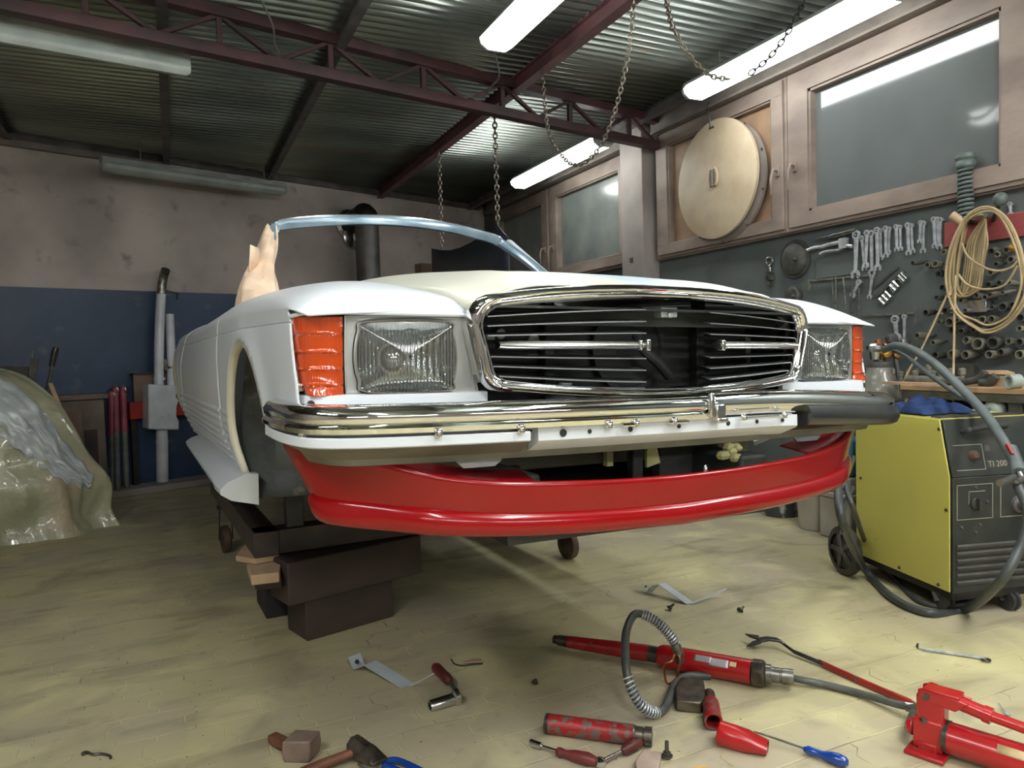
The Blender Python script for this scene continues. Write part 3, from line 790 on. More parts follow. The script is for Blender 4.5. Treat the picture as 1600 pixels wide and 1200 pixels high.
# ---- grille surround
def ring_loop(ex, dv):
    """rounded trapezoid; ex grows it outwards, dv moves it forwards"""
    top = lambda u: .757 + ex - .10 * (abs(u) / .5) ** 2.2 * .28
    pts = []
    ex = ex * .85; hwT, hwB, zT, zB = .492 + ex, .470 + ex, .757 + ex, .516 - ex * .8
    def pl(u): return -.088 + .048 * (abs(u) / .5) ** 2 - dv
    rT, rB = .050 + ex * .5, .045 + ex * .5
    out = []
    for k in range(25):                              # top edge, left to right
        u = -(hwT - rT) + 2 * (hwT - rT) * k / 24
        out.append((u, zT - .030 * (abs(u) / .45) ** 2.4))
    zc = out[-1][1] - rT
    for k in range(1, 7):
        a = PI / 2 - (PI / 2 + .19) * k / 6; out.append((hwT - rT + rT * math.cos(a), zc + rT * math.sin(a)))
    zTs = out[-1]
    xb, zb = hwB - rB, zB + .022 + rB
    for k in range(0, 7):
        a = -.19 - (PI / 2 - .22) * k / 6; out.append((xb + rB * math.cos(a), zb + rB * math.sin(a)))
    for k in range(1, 24):
        u = (hwB - rB) * (1 - 2 * k / 24); out.append((u, zB + .022 * (abs(u) / .42) ** 2.2))
    L_ = [(-a, b) for a, b in out[25:38]][::-1]
    out += L_
    return [V(a, pl(a), b) for a, b in out]
loops = [ring_loop(.016, -.045), ring_loop(.018, -.01), ring_loop(.014, .010), ring_loop(.004, .016), ring_loop(-.006, .010), ring_loop(-.010, .001), ring_loop(-.014, .004), ring_loop(-.019, -.002), ring_loop(-.020, -.03)]
MB().grid(loops, closed=True).build('grille_surround', 'chrome', car, solid=.002, ang=70, off=0)
# slats, bars
def gpl(u): return -.088 + .048 * (abs(u) / .5) ** 2
for side, (ua, ub) in enumerate(((-.462, -.065), (.135, .470))):
    n_ = 12
    for k in (-4, -3, -2, -1, 1, 2, 3, 4):
        G = [[], []]; E = []
        lim = ub if k != 0 else ub
        for i in range(n_ + 1):
            u = ua + (ub - ua) * i / n_; sp_ = .0285 - .0075 * (abs(u) / .46) ** 1.5
            w_ = .630 + k * sp_ - (.004 if k < 0 else 0)
            G[0].append((u, gpl(u) + .012, w_)); G[1].append((u, gpl(u) + .050, w_ + .007)); E.append((u, gpl(u) + .011, w_))
        if k == 4: 
            G = [g[3:-2] if side else g[4:-1] for g in G]; E = E[3:-2] if side else E[4:-1]
        sl = MB().grid(G).build('grille_slat', 'slat', car, solid=.002, off=0)
        MB().tube(E, .0016, 5).build('slat_edge', 'slatedge', sl)
    G = []
    for i in range(n_ + 1):
        u = ua + .02 + (ub - ua - .02) * i / n_; x0 = gpl(u)
        h_ = .010 if i not in (0, n_) else .008
        G.append([(u, x0 + .02, .630 + h_), (u, x0 + .004, .630 + h_), (u, x0 - .004, .630 + h_ * .5), (u, x0 - .007, .630), (u, x0 - .004, .630 - h_ * .5), (u, x0 + .004, .630 - h_), (u, x0 + .02, .630 - h_)])
    b_ = MB().grid(G, closed=True).add(G[0], [tuple(range(7))]).add(G[-1], [tuple(range(7))]).build('chrome_bar', 'chromesat', car, ang=50)
    ue = ub if side == 0 else ua + .02
    MB().box((ue - (.006 if side == 0 else -.008), gpl(ue) + .002, .630), (.012, .024, .027)).box((ue + (.012 if side else -.028), gpl(ue) + .002, .630), (.008, .024, .024)).build('end_clip', 'chromesat', b_, bevel=.003)
# radiator and what shows in the opening
rad = MB().box((0, .17, .56), (.94, .04, .30)).build('radiator', 'dark', car)
MB().lathe((.035, .14, .625), (0, -1, 0), [(0, .118), (.012, .118), (.012, .105), (.004, .10)], 40).build('fan_shroud', 'dark', car)
for u in (-.22, .27): MB().box((u, .13, .60), (.03, .03, .34)).build('grille_support', 'dark', car, bevel=.004)
MB().box((.0, -.005, .716), (.95, .10, .006)).box((0, .04, .70), (.95, .006, .04)).build('lock_panel', 'darkgrey', car)
MB().box((.03, -.03, .712), (.05, .03, .025)).lathe((.03, -.045, .705), (0, -1, 0), [(0, .008), (.006, .007)], 10).build('bonnet_lock', 'copperbrk', car, bevel=.003)
for (u, w_, r_) in ((-.345, .662, .014), (-.252, .648, .016)):  # pale discs stand in for spots of reflected light behind the grille
    MB().lathe((u, .145, w_), (0, -1, 0), [(0, r_), (.006, r_ * .9)], 20).build('glint_disc', 'copperbrk', car)
MB().box((-.375, .14, .655), (.022, .01, .016)).build('tag_plate', 'copperbrk', car)
MB().tube(catmull([(.02, .08, .66), (.03, .06, .62), (.07, .06, .59), (.12, .07, .55)], 6), .014, 10).build('hose', 'dark', car)
MB().lathe((-.262, -.02, .497), (0, -.2, 1), [(0, .030), (.012, .032), (.03, .018), (.05, .016)], 20).build('horn', 'copperbrk', car)
# engine bay blanks beside the grille
for s_ in (-1, 1):
    MB().box((s_ * .66, .16, .58), (.30, .02, .20)).build('lamp_backing', 'dark', car)
MB().box((0, .10, .475), (1.5, .16, .03)).build('apron_shelf', 'dark', car)

# ---- head lamps
def lamp_plan(u):                                    # v on the lamp face for |u|
    return .002 + .020 * ((u - .50) / .30) ** 1.5 if u > .5 else .002
def headlight(s_):
    h = empty('headlight', (0, 0, 0)); h.matrix_basis = Matrix.Identity(4); h.parent = car
    for k in ('label', 'category'): 
        if k in h: del h[k]
    octo = [(-.715, .679), (-.548, .681), (-.533, .655), (-.526, .605), (-.533, .555), (-.548, .533), (-.715, .533), (-.735, .560), (-.742, .605), (-.735, .655)]
    outer = [(-.764, .692), (-.497, .694), (-.487, .650), (-.482, .605), (-.476, .560), (-.468, .520), (-.764, .529), (-.765, .560), (-.766, .605), (-.765, .655)]
    def P3(q, dv=0): return V(-s_ * q[0], lamp_plan(abs(q[0])) - dv, q[1])
    def rnd(loop, n=6): return catmull([V(a, 0, b) for a, b in loop], n, True)
    oc = [(p.x, p.z) for p in rnd(octo)]; ou = []
    for i in range(len(outer)):
        a, b = outer[i], outer[(i + 1) % len(outer)]
        for k in range(6): ou.append((a[0] + (b[0] - a[0]) * k / 6, a[1] + (b[1] - a[1]) * k / 6))
    cx_, cz_ = -.635, .607
    def sc(l, f): return [(cx_ + (a - cx_) * f, cz_ + (b - cz_) * f) for a, b in l]
    # bezel
    G = [[P3(q, -.015) for q in ou], [P3(q, .002) for q in ou], [P3(q, .002) for q in sc(ou, .985)], [P3(q, -.004) for q in sc(ou, .965)], [P3(q, -.006) for q in sc(oc, 1.05)], [P3(q, -.02) for q in sc(oc, 1.03)]]
    MB().grid(G, closed=True).build('bezel', 'bezel', h, ang=40)
    # chrome rim
    G = [[P3(q, .0) for q in sc(oc, 1.045)], [P3(q, .010) for q in sc(oc, 1.03)], [P3(q, .010) for q in sc(oc, 1.005)], [P3(q, .0) for q in sc(oc, .995)]]
    MB().grid(G, closed=True).build('rim', 'chrome', h, ang=40)
    # reflector bowl
    G = []
    for f, d in ((1.0, .0), (.97, -.02), (.85, -.05), (.65, -.075), (.42, -.092), (.22, -.10), (.16, -.085), (.02, -.085)):
        G.append([P3(q, d) for q in sc(oc, f)])
    MB().grid(G, closed=True).build('reflector', 'reflector', h, ang=60)
    MB().sphere((-s_ * (cx_ - .015), .050, .603), .022, 16, (1, .8, 1)).lathe((-s_ * (cx_ - .015), .085, .603), (0, -1, 0), [(0, .020), (.03, .034), (.034, .036), (.034, .030), (.02, .018)], 24, cap=False).build('bulb', 'chrome', h)
    # lens
    G = []
    for f in (1.0, .9, .7, .4, .05): G.append([P3(q, .006 + .012 * (1 - f * f)) for q in sc(oc, f)])
    MB().grid(G, closed=True).build('lens', 'lens', h, ang=80)
    # amber turn lamp, wraps the corner; ribs modelled
    G = []
    plan = [(.769, .016), (.800, .020), (.826, .028), (.843, .040), (.853, .060), (.858, .084), (.861, .103)]
    nz = 61
    for i in range(nz):
        w_ = .527 + (.690 - .527) * i / (nz - 1); t = i / (nz - 1)
        rib = .0; 
        for kk in (.13, .34, .55, .78): rib = max(rib, math.exp(-((t - kk) / .012) ** 2))
        tuck = .012 * (1 - t) ** 2; cut = max(0, 1 - t / .30) ** 2
        row = []
        for j, (a, b) in enumerate(plan):
            ff = j / (len(plan) - 1)
            bb = b - cut * .05 * ff
            row.append((s_ * (a - tuck * ff - cut * .012 * ff + .004 * rib), bb - .004 * rib, w_))
        G.append(row)
    MB().grid(G).build('turn_signal', 'amber', h, solid=.004, ang=50)
    MB().box((s_ * .828, .075, .61), (.05, .006, .15)).build('turn_reflector', 'chromesat', h)
    MB().sphere((s_ * .826, .050, .64), .012, 10).sphere((s_ * .832, .050, .575), .012, 10).build('turn_bulb', 'yellowdust', h)
    return h
for s_ in (-1, 1): headlight(s_)
# edge of body above the lamps
for s_ in (-1, 1):
    pts = [(s_ * u, -.003 + lamp_plan(u) * .6, .6975) for u in np.linspace(.50, .80, 12)] + [(s_ * .83, .018, .697), (s_ * .850, .045, .695), (s_ * .862, .09, .692)]
    MB().tube(pts, .0045, 6).build('wing_edge', 'white', car)

# ---- white apron below the lamps
def sweep(plan, prof, closed=True):
    """plan: (u, v) polyline left to right; prof: (outward, w) section"""
    P = catmull([V(a, b, 0) for a, b in plan], 8); G = []
    for i, q in enumerate(P):
        d = (P[min(i + 1, len(P) - 1)] - P[max(i - 1, 0)]).normalized(); n_ = V(d.y, -d.x, 0)
        pr = prof(i / (len(P) - 1), q) if callable(prof) else prof
        G.append([q + n_ * a + V(0, 0, b) for a, b in pr])
    mb = MB().grid(G, closed=closed)
    if closed: mb.add(G[0], [tuple(range(len(G[0])))]).add(G[-1], [tuple(range(len(G[0])))])
    return mb
for s_ in (-1, 1):
    pl = [(s_ * .452, -.005), (s_ * .62, .0), (s_ * .78, .012), (s_ * .825, .03), (s_ * .842, .06), (s_ * .85, .10)]
    if s_ > 0: pl = pl[::-1]; pl = [(a, b) for a, b in pl]
    pl = pl[::-1] if pl[0][0] > pl[-1][0] else pl
    a = sweep(pl, [(.004, .527), (.006, .50), (.004, .42), (-.01, .42), (-.01, .529)]).build('front_apron', 'white', car, ang=30)
    MB().lathe((s_ * .832, .030, .510), (s_ * .5, -1, 0), [(0, .008), (.006, .008)], 14).build('apron_hole', 'rubber', a)

# ---- bumper
BPL = [(-.878, .27), (-.876, .12), (-.860, .0), (-.825, -.062), (-.72, -.105), (-.5, -.135), (-.25, -.15), (0, -.155), (.25, -.15), (.5, -.135), (.72, -.105), (.825, -.062), (.872, .0), (.893, .12), (.896, .30)]
def bdrop(u): return -.030 * max(0, (u - .25) / .65) ** 1.3
def part_plan(pl, a, b):
    P = catmull([V(x, y, 0) for x, y in pl], 12); return [(p.x, p.y) for k, p in enumerate(P) if a <= p.x <= b or (a < -.88 and p.x < -.8) or (b > .88 and p.x > .8)][::4]
prof_l = lambda t, q: [(x, z + bdrop(q.x)) for x, z in ((-.05, .500), (-.035, .511), (-.012, .512), (.006, .505), (.016, .492), (.014, .480), (.010, .474), (.018, .466), (.016, .457), (.004, .452), (-.012, .450))]
bl_ = sweep(part_plan(BPL, -.9, .10), prof_l, False).build('bumper_half', 'chrome', car, solid=.002, ang=50, off=0)
prof_r = lambda t, q: [(x, z + bdrop(q.x)) for x, z in ((-.05, .503), (-.035, .516), (-.012, .517), (.006, .509), (.016, .495), (.015, .482), (.010, .474), (.004, .462), (-.012, .458))]
br_ = sweep(part_plan(BPL, .045, .9), prof_r, False).build('bumper_half', 'chrome', car, solid=.002, ang=50, off=0)
rub = sweep(part_plan(BPL, .36, .9), lambda t, q: [(x, z + bdrop(q.x)) for x, z in ((-.03, .478), (.005, .482), (.020, .478), (.030, .462), (.031, .448), (.024, .432), (.008, .424), (-.03, .423))]).build('rubber_strip', 'rubber', br_, ang=40)
# joint clip
cl = MB().box((.048, -.176, .488), (.014, .012, .058)).box((.070, -.178, .470), (.030, .016, .040)).box((.074, -.182, .452), (.034, .012, .012)).build('joint_clip', 'chromesat', car, bevel=.004)
def bpl_v(u):
    P = catmull([V(x, y, 0) for x, y in BPL], 12); return min(P, key=lambda p: abs(p.x - u)).y
for u in (-.86, -.62, -.445, -.235, -.165, -.06, .15, .29):
    MB().box((u, bpl_v(u) - .018, .455 + bdrop(u)), (.016, .010, .016)).lathe((u, bpl_v(u) - .022, .455 + bdrop(u)), (0, -1, 0), [(0, .006), (.006, .004)], 8).build('bumper_clip', 'chrome', car, bevel=.003)
for (a, b) in ((-.20, -.16), (-.075, -.02), (.16, .27)):
    MB().tube([(a, bpl_v(a) - .02, .452), (b, bpl_v(b) - .02, .452)], .004, 8).build('trim_pin', 'chrome', car)
# white carrier behind and below the bumper
car_l = sweep(part_plan(BPL, -.9, -.38), lambda t, q: [(-.02, .449), (.010, .449), (.012, .446), (.012, .430), (.008, .427), (-.012, .427)]).build('bumper_carrier', 'white', car, ang=30)
sweep(part_plan(BPL, -.9, -.38), lambda t, q: [(.008, .4265), (-.045, .400), (-.05, .404), (-.012, .4265)]).build('carrier_underside', 'olive', car_l, ang=30)
car_r = sweep(part_plan(BPL, -.40, .37), lambda t, q: [(x, z + bdrop(q.x)) for x, z in ((-.02, .455), (.004, .455), (.005, .427), (.0, .422), (-.05, .400), (-.055, .404))]).build('bumper_carrier', 'white', car, ang=30)
for u, r_ in ((-.34, .0085), (-.275, .005), (-.17, .006), (-.035, .005), (.115, .006), (.21, .005), (.30, .005)):
    MB().lathe((u, bpl_v(u) - .004, .441 + bdrop(u)), (0, -1, 0), [(0, r_), (.0022, r_)], 16).build('carrier_hole', 'rubber', car_r)
low = sweep([(-.84, .16), (-.80, .0), (-.7, -.05), (-.4, -.085), (0, -.10), (.4, -.085), (.7, -.05), (.80, .0), (.84, .16)], lambda t, q: [(0, .430), (.01, .405), (.0, .385), (-.02, .385), (-.02, .43)]).build('lower_panel', 'olive', car, ang=30)
# brackets hanging below
for (u, sgn) in ((-.49, 1), (.52, 1)):
    mb = MB().prism([(u - .06, -.03, .410), (u + .075, -.03, .410), (u + .06, -.03, .372), (u + .045, -.03, .362), (u - .03, -.03, .362), (u - .045, -.03, .375)], (0, .006, 0))
    b_ = mb.build('tow_bracket', 'copperbrk', car)
    for dx in (-.02, .04): MB().lathe((u + dx, -.031, .385), (0, -1, 0), [(0, .006), (.002, .006)], 12).build('bracket_hole', 'rubber', b_)
MB().box((.0, .25, .330), (1.10, .06, .052)).build('crossmember', 'olive', car, bevel=.006)
MB().box((0, .36, .40), (.86, .02, .10)).box((-.30, .45, .27), (.08, .5, .10)).box((.06, .14, .34), (.035, .03, .20)).box((.22, .18, .33), (.12, .04, .20)).box((.36, .22, .31), (.10, .05, .16)).build('lower_frame', 'dark', car, bevel=.005)
MB().prism([(.10, .12, .40), (.135, .12, .385), (.12, .12, .35), (.13, .12, .31), (.085, .12, .30), (.085, .12, .345), (.105, .12, .37)], (0, .01, 0)).build('bent_bracket', 'yellowdust', car)
MB().prism([(.00, .16, .405), (.04, .16, .40), (.04, .16, .385), (.01, .16, .37)], (0, .01, 0)).box((.012, .20, .33), (.02, .02, .06)).build('small_bracket', 'yellowdust', car)
MB().tube(catmull([(.40, .05, .36), (.46, .02, .385), (.54, .02, .388), (.62, .04, .375)], 6), [.012] * 19, 8).box((.50, .04, .388), (.16, .05, .010)).build('headlamp_washer_pipe', 'copperbrk', car)
random.seed(5)
mb = MB()
for k in range(7): mb.sphere((.30 + random.uniform(-.03, .04), .04 + random.uniform(-.02, .02), .335 + random.uniform(-.012, .02)), random.uniform(.010, .018), 8, (1.3, 1, .8))
mb.build('rusty_joint', 'yellowdust', car)

# ---- red front spoiler
_h = [(.25, -.131), (.45, -.116), (.58, -.092), (.67, -.058), (.75, -.002), (.815, .07), (.855, .14), (.868, .20)]
SPL = [(-a, b) for a, b in _h[::-1]] + [(0, -.137)] + _h
def sp_top(u, v):
    a = abs(u)
    return ci(a, [0, .15, .3, .45, .58, .67, .76, .84, .9], [.321, .323, .329, .338, .356, .378, .405, .424, .427])
def sp_bot(u, v): return ci(abs(u), [0, .3, .6, .78, .88], [.203, .212, .232, .246, .252])
def sp_prof(t, q):
    tp, bt = sp_top(q.x, q.y), sp_bot(q.x, q.y); H_ = tp - bt
    lip = min(.056, H_ * .42); side = min(1, max(0, (abs(q.x) - .6) / .25)); tk = .008 + .010 * side
    return [(-.016, tp - .004), (-.012, tp), (-.004, tp + .001), (.0, tp - .004)] + \
           [(-tk * f ** 1.2, tp - (H_ - lip) * f) for f in (.15, .3, .5, .7, .85, .95, 1.0)] + \
           [(-tk + .005, bt + lip * .95), (-tk + .010, bt + lip * .86), (-tk + .013, bt + lip * .65), (-tk + .014, bt + lip * .4), (-tk + .011, bt + lip * .2), (-tk + .004, bt + lip * .05), (-tk - .006, bt), (-tk - .04, bt + .004)]
spm = sweep(SPL, sp_prof, False)
def _slant(p):
    x, y, z = p
    f = min(1, max(0, (.425 - z) / .18)); g = min(1, max(0, (y + .125) / .16)); g = g * g * (3 - 2 * g)
    y -= max(0, y + .06) * .45 * f * g; x *= 1 - .06 * f * g
    return (x, y, z)
spm.v = [_slant(p) for p in spm.v]
sp = spm.build('front_spoiler', 'redpaint', car, solid=.003, ang=60, off=0)
for (a, b) in ((-.80, -.375), (.46, .80)):
    P_ = [p for p in catmull([V(x, y, 0) for x, y in SPL], 8) if a <= p.x <= b]
    G = [[], [], []]
    for p in P_:
        tp = sp_top(p.x, p.y)
        G[0].append((p.x * .993, p.y + .012, tp - .006)); G[1].append((p.x * .985, p.y + .035, tp - .002)); G[2].append((p.x * .965, p.y + .115, tp + .010))
    MB().grid(G).build('spoiler_flange', 'redinner', sp, solid=.003, off=0)
MB().lathe((.075, -.125, .323), (0, 0, 1), [(0, .006), (.010, .006), (.016, .003)], 10).build('screw', 'chromesat', sp)
# flakes where the paint has chipped
for (u, w_, l_) in ((-.37, .300, .012), (-.375, .286, .006), (-.39, .270, .006), (-.30, .282, .005)):
    pass
# ================================================================== WHAT CARRIES THE CAR
M['jig'] = mat('jig_steel', S(70, 58, 52), S(48, 42, 40), 7, .55, .2)
M['timber'] = mat('tarred_timber', S(70, 55, 47), S(42, 35, 31), 4, .75, bump=.5, bscale=14, stretch=(.3, 1, 1))
M['timber2'] = mat('dark_timber', S(36, 32, 30), S(26, 24, 23), 4, .8, bump=.4, bscale=14, stretch=(.3, 1, 1))
M['rawboard'] = mat('raw_board', S(186, 158, 128), S(160, 132, 106), 8, .65, bump=.2, bscale=25)
M['rubwheel'] = mat('wheel_rubber', S(96, 74, 58), S(66, 52, 42), 12, .7)
M['blackplastic'] = mat('black_plastic', S(44, 45, 46), S(62, 60, 56), 14, .5)
M['greyplastic'] = mat('dusty_hub', S(86, 84, 82), S(64, 62, 60), 12, .55)

jg = empty('steel_jig', (.26, 3.13, 0), 'brown steel frame with posts and castors carrying the white car', 'jig')
def L_(x, y, z): return V(x - .26, y - 3.13, z)
mb = MB().bar(L_(.31, 3.10, .395), L_(.22, 4.75, .395), .10, .10)
mb.build('side_rail', 'jig', jg, bevel=.004)
MB().bar(L_(1.93, 3.15, .395), L_(1.86, 4.75, .395), .10, .10).build('side_rail', 'jig', jg, bevel=.004)
MB().bar(L_(.261, 3.16, .395), L_(1.98, 3.22, .395), .10, .10).build('cross_rail', 'jig', jg, bevel=.004)
MB().bar(L_(.28, 4.6, .395), L_(1.82, 4.66, .395), .10, .10).build('cross_rail', 'jig', jg, bevel=.004)
for (x, y, x2, y2) in ((.43, 3.17, .50, 3.17), (1.70, 3.21, 1.66, 3.21)):
    zt = W3(0, 1.6, .185).z + (.012 if x < 1 else -.012)
    MB().box(L_(x, y, (.445 + zt) / 2), (.07, .07, zt - .44)).build('post', 'dark', jg, bevel=.004)
for (x, y) in ((.30, 4.2), (1.80, 4.25)):
    MB().box(L_(x + .1 if x < 1 else x - .1, y, .57), (.07, .07, .26)).bar(L_(x - .03 if x < 1 else x + .03, y, .43), L_(x + .13 if x < 1 else x - .13, y, .43), .05, .04).build('post', 'dark', jg, bevel=.004)
for (x, y) in ((FL(890, 873).x, FL(890, 873).y), (.24, 4.66), (1.84, 4.7)):
    c = MB().lathe(L_(x - .028, y, .08), (1, .1, 0), [(0, .060), (.004, .078), (.02, .080), (.04, .078), (.050, .060)], 28).build('castor_wheel', 'rubwheel', jg)
    MB().bar(L_(x - .04, y, .08), L_(x - .03, y - .02, .27), .035, .006).bar(L_(x + .036, y, .08), L_(x + .03, y - .02, .27), .035, .006).box(L_(x, y - .02, .275), (.09, .09, .012)).tube([L_(x, y - .02, .28), L_(x, y - .05, .345)], .03, 12).build('castor_fork', 'blacksteel', c)
if True:
    x, y = FL(890, 873).x, FL(890, 873).y
    MB().bar(L_(x, y - .05, .345), L_(x - .02, 3.25, .36), .09, .03).build('castor_arm', 'jig', jg)

da = Vector((FL(610, 965) - FL(480, 1003))).normalized(); Rt = frame(da); a0 = FL(480, 1003)
def tim(name, org, l, d, hh, z0, mt_, label, R=Rt, rough=.01, cat='timber', group=None):
    o = MB().box((l / 2, d / 2, hh / 2), (l, d, hh)).build(name, mt_, None, bevel=.006)
    o.matrix_basis = Matrix.Translation((org[0], org[1], z0)) @ R.to_4x4()
    return tag(o, label, cat, group)
tim('timber_block', a0, .40, .19, .165, 0, 'timber', 'dark squared timber on the floor, lowest of the front stack under the car')
b0 = a0 - da * .075 - Vector((-da.y, da.x, 0)) * .015
tim('timber_block', b0, .62, .19, .172, .165, 'timber', 'long dark squared timber lying on top of the front stack')
Rr = frame(V(.97, .05, 0)); q = FL(418, 967)
tim('timber_block', FL(416, 968), .14, .26, .235, 0, 'timber2', 'nearly black timber block standing behind the front stack, under the light boards', Rr)
p = FL(372, 872, .30)
def board(name, pl, z, th, mt_, label, cat='board'):
    P = [FL(x, y, z) for x, y in pl]
    o = MB().prism([q - V(0, 0, th) for q in P], (0, 0, th)).build(name, mt_, None, bevel=.003)
    return tag(o, label, cat)
board('board_offcut', [(368, 868), (398, 873), (436, 866), (436, 852), (400, 856), (383, 850)], .344, .024, 'rawboard', 'pale raw board offcut, uppermost under the corner of the jig')
board('board_offcut', [(392, 899), (436, 894), (440, 872), (385, 876)], .318, .040, 'rawboard', 'pinkish board offcut just below the pale one, under the corner of the jig')
board('board_offcut', [(398, 905), (440, 903), (440, 880), (393, 882)], .278, .043, 'timber', 'reddish brown wooden packer on the black timber block')

# ================================================================== LEFT SIDE OF THE GARAGE
M['foil'] = mat('plastic_sheeting', S(176, 174, 146), S(150, 150, 118), 3.5, .26, bump=1.0, bscale=16, coat=.4, c3=S(196, 176, 146), s3=2.2, lo3=.55, hi3=.7)
M['foil'].node_tree.nodes['Principled BSDF'].inputs['Transmission Weight'].default_value = .12
M['chip'] = mat('worn_cabinet_board', S(112, 98, 86), S(84, 74, 66), 5, .7, bump=.1)
M['sil'] = mat('silver_white_paint', S(206, 208, 214), S(182, 186, 194), 6, .4, c3=S(120, 118, 116), s3=12, lo3=.68, hi3=.8)
M['pinkpipe'] = mat('faded_red_pipe', S(150, 66, 78), S(126, 60, 70), 9, .5)
M['greypipe'] = mat('grey_green_pipe', S(104, 108, 98), S(84, 86, 80), 9, .5)
M['redmach'] = mat('red_machine_paint', S(166, 40, 32), S(130, 34, 30), 6, .45)
M['kraftbox'] = mat('brown_box_board', S(120, 96, 82), S(98, 80, 70), 6, .7)
M['cement'] = mat('stove_pipe_metal', S(112, 108, 106), S(74, 74, 74), 4, .5, .3)
M['darkpanel'] = mat('dark_blue_grey_panel', S(52, 56, 66), S(38, 42, 50), 4, .4)

def atd(px, py, d):
    r = Vector(ray(px, py)); return Vector(CAM) + r * (d / r.dot(-Vector(CM[:, 2])))
# draped heap: vertical rings shaped by the things below the sheet
ctr = atd(-70, 600, 5.12); ctr.z = 0
rt = Vector((CM[0][0], CM[1][0], 0)).normalized(); fw = Vector((-CM[0][2], -CM[1][2], 0)).normalized()
G = []
hs = [(0, 1.02), (.05, .99), (.12, .95), (.22, .98), (.34, .985), (.42, .93), (.50, .86), (.62, .82), (.74, .775), (.84, .74), (.93, .665), (1.0, .58), (1.06, .50), (1.10, .40), (1.13, .26), (1.14, .05)]
for i, (z, rr) in enumerate(hs):
    row = []
    for k in range(120):
        a = 2 * PI * k / 120; ca, sa = math.cos(a), math.sin(a)
        dfold = .045 * math.sin(7 * a + 2.2 * z + 1.2 * math.sin(3 * a)) * (1 - z / 1.3) + .055 * mnoise.noise(V(ca * 2.2, sa * 2.2, z * 1.4)) + .03 * mnoise.noise(V(ca * 6, sa * 6, z * 3))
        dfold += .022 * abs(math.sin(19 * a + 3.5 * z)) * (1 - z / 1.4) - .05 * abs(mnoise.noise(V(ca * 4.5 + 9, sa * 4.5, z * 5))) - .03 * abs(mnoise.noise(V(ca * 11, sa * 11 + 3, z * 12)))
        kx = rr * (1 + dfold); ky = (.34 + .30 * (rr / 1.0)) * (.9 + dfold)
        if sa > 0: ky *= .40
        row.append(ctr + rt * (ca * kx) + fw * (sa * ky) + V(0, 0, max(0, z + (.02 * mnoise.noise(V(ca * 3, sa * 3, 5)) if 0 < i < 15 else 0))))
    G.append(row)
hp = MB().grid(G, closed=True)
hp_o = hp.build('plastic_sheet', 'foil', None, ang=80, sub=1)
M['foil2'] = mat('grey_white_sheeting', S(190, 194, 196), S(158, 164, 166), 5, .24, bump=1.0, bscale=14, coat=.4)
from mathutils.bvhtree import BVHTree
_t = BVHTree.FromPolygons([tuple(v) for v in hp.v], hp.f)
up_ = [(-40, 584), (0, 588), (40, 612), (75, 652), (100, 688), (125, 716), (146, 742)]; lw_ = [(-40, 650), (0, 682), (35, 708), (65, 730), (95, 750), (125, 762), (142, 766)]
GU = []
for i in range(61):
    s_ = i / 60 * 6; a_ = min(int(s_), 5); f_ = s_ - a_
    A_ = (up_[a_][0] + (up_[a_ + 1][0] - up_[a_][0]) * f_, up_[a_][1] + (up_[a_ + 1][1] - up_[a_][1]) * f_ + 3 * math.sin(i * .7)); B__ = (lw_[a_][0] + (lw_[a_ + 1][0] - lw_[a_][0]) * f_, lw_[a_][1] + (lw_[a_ + 1][1] - lw_[a_][1]) * f_ + 3 * math.sin(i * .9))
    row = []
    for k in range(25):
        t = k / 24; r_ = Vector(ray(A_[0] + (B__[0] - A_[0]) * t, A_[1] + (B__[1] - A_[1]) * t)); h_, n_, ix, ds = _t.ray_cast(Vector(CAM), r_)
        if h_ is None: row.append(None); continue
        wv = mnoise.noise(V(t * 7 + i * .05, i * .12, 3)); rg = abs(mnoise.noise(V(t * 9 - i * .05, i * .05, 8)))
        row.append(h_ - r_ * (.012 + .028 * math.sin(PI * min(1, t * 1.15)) ** .5 + .02 * wv - .03 * rg))
    ok_ = [k for k in range(25) if row[k] is not None]
    if not ok_: continue
    GU.append([row[min(ok_, key=lambda q: abs(q - k))] for k in range(25)])
MB().grid(GU).build('upper_sheet', 'foil2', hp_o, solid=.004, ang=80, sub=1, off=0)
tag(hp_o, 'crumpled translucent plastic sheet draped over a heap at the left edge', 'plastic sheet')

def wallbox(name, px0, px1, z0, z1, off0, off1, mt_, bevel=.004):
    """box standing against the back wall between two pixel columns"""
    A = WB(px0, 600, off0); B = WB(px1, 600, off0); A.z = B.z = 0
    n_ = -Vector(BN) * (off1 - off0)
    return MB().prism([A + V(0, 0, z0), B + V(0, 0, z0), B + n_ + V(0, 0, z0), A + n_ + V(0, 0, z0)], (0, 0, z1 - z0))
cab = empty('wooden_cabinet', WB(100, 790, .25), 'worn brown wooden cabinet against the blue wall, behind the plastic sheet', 'cabinet')
wm = cab.matrix_basis.inverted()
def rel(mb, e): 
    m_ = e.matrix_basis.inverted(); mb.v = [tuple(m_ @ Vector(v)) for v in mb.v]; return mb
rel(wallbox('x', 40, 146, .0, .86, .31, .56, None), cab).build('body', 'chip', cab, bevel=.004)
rel(wallbox('x', 36, 151, .86, .90, .30, .59, None), cab).build('top_board', 'rawboard', cab, bevel=.003).data.materials[0] = M['chip']
rel(wallbox('x', 128, 147, .02, .62, .56, .575, None), cab).build('side_strip', 'timber', cab)
rel(wallbox('x', 62, 124, .05, .80, .56, .572, None), cab).build('door_panel', 'kraftbox', cab)

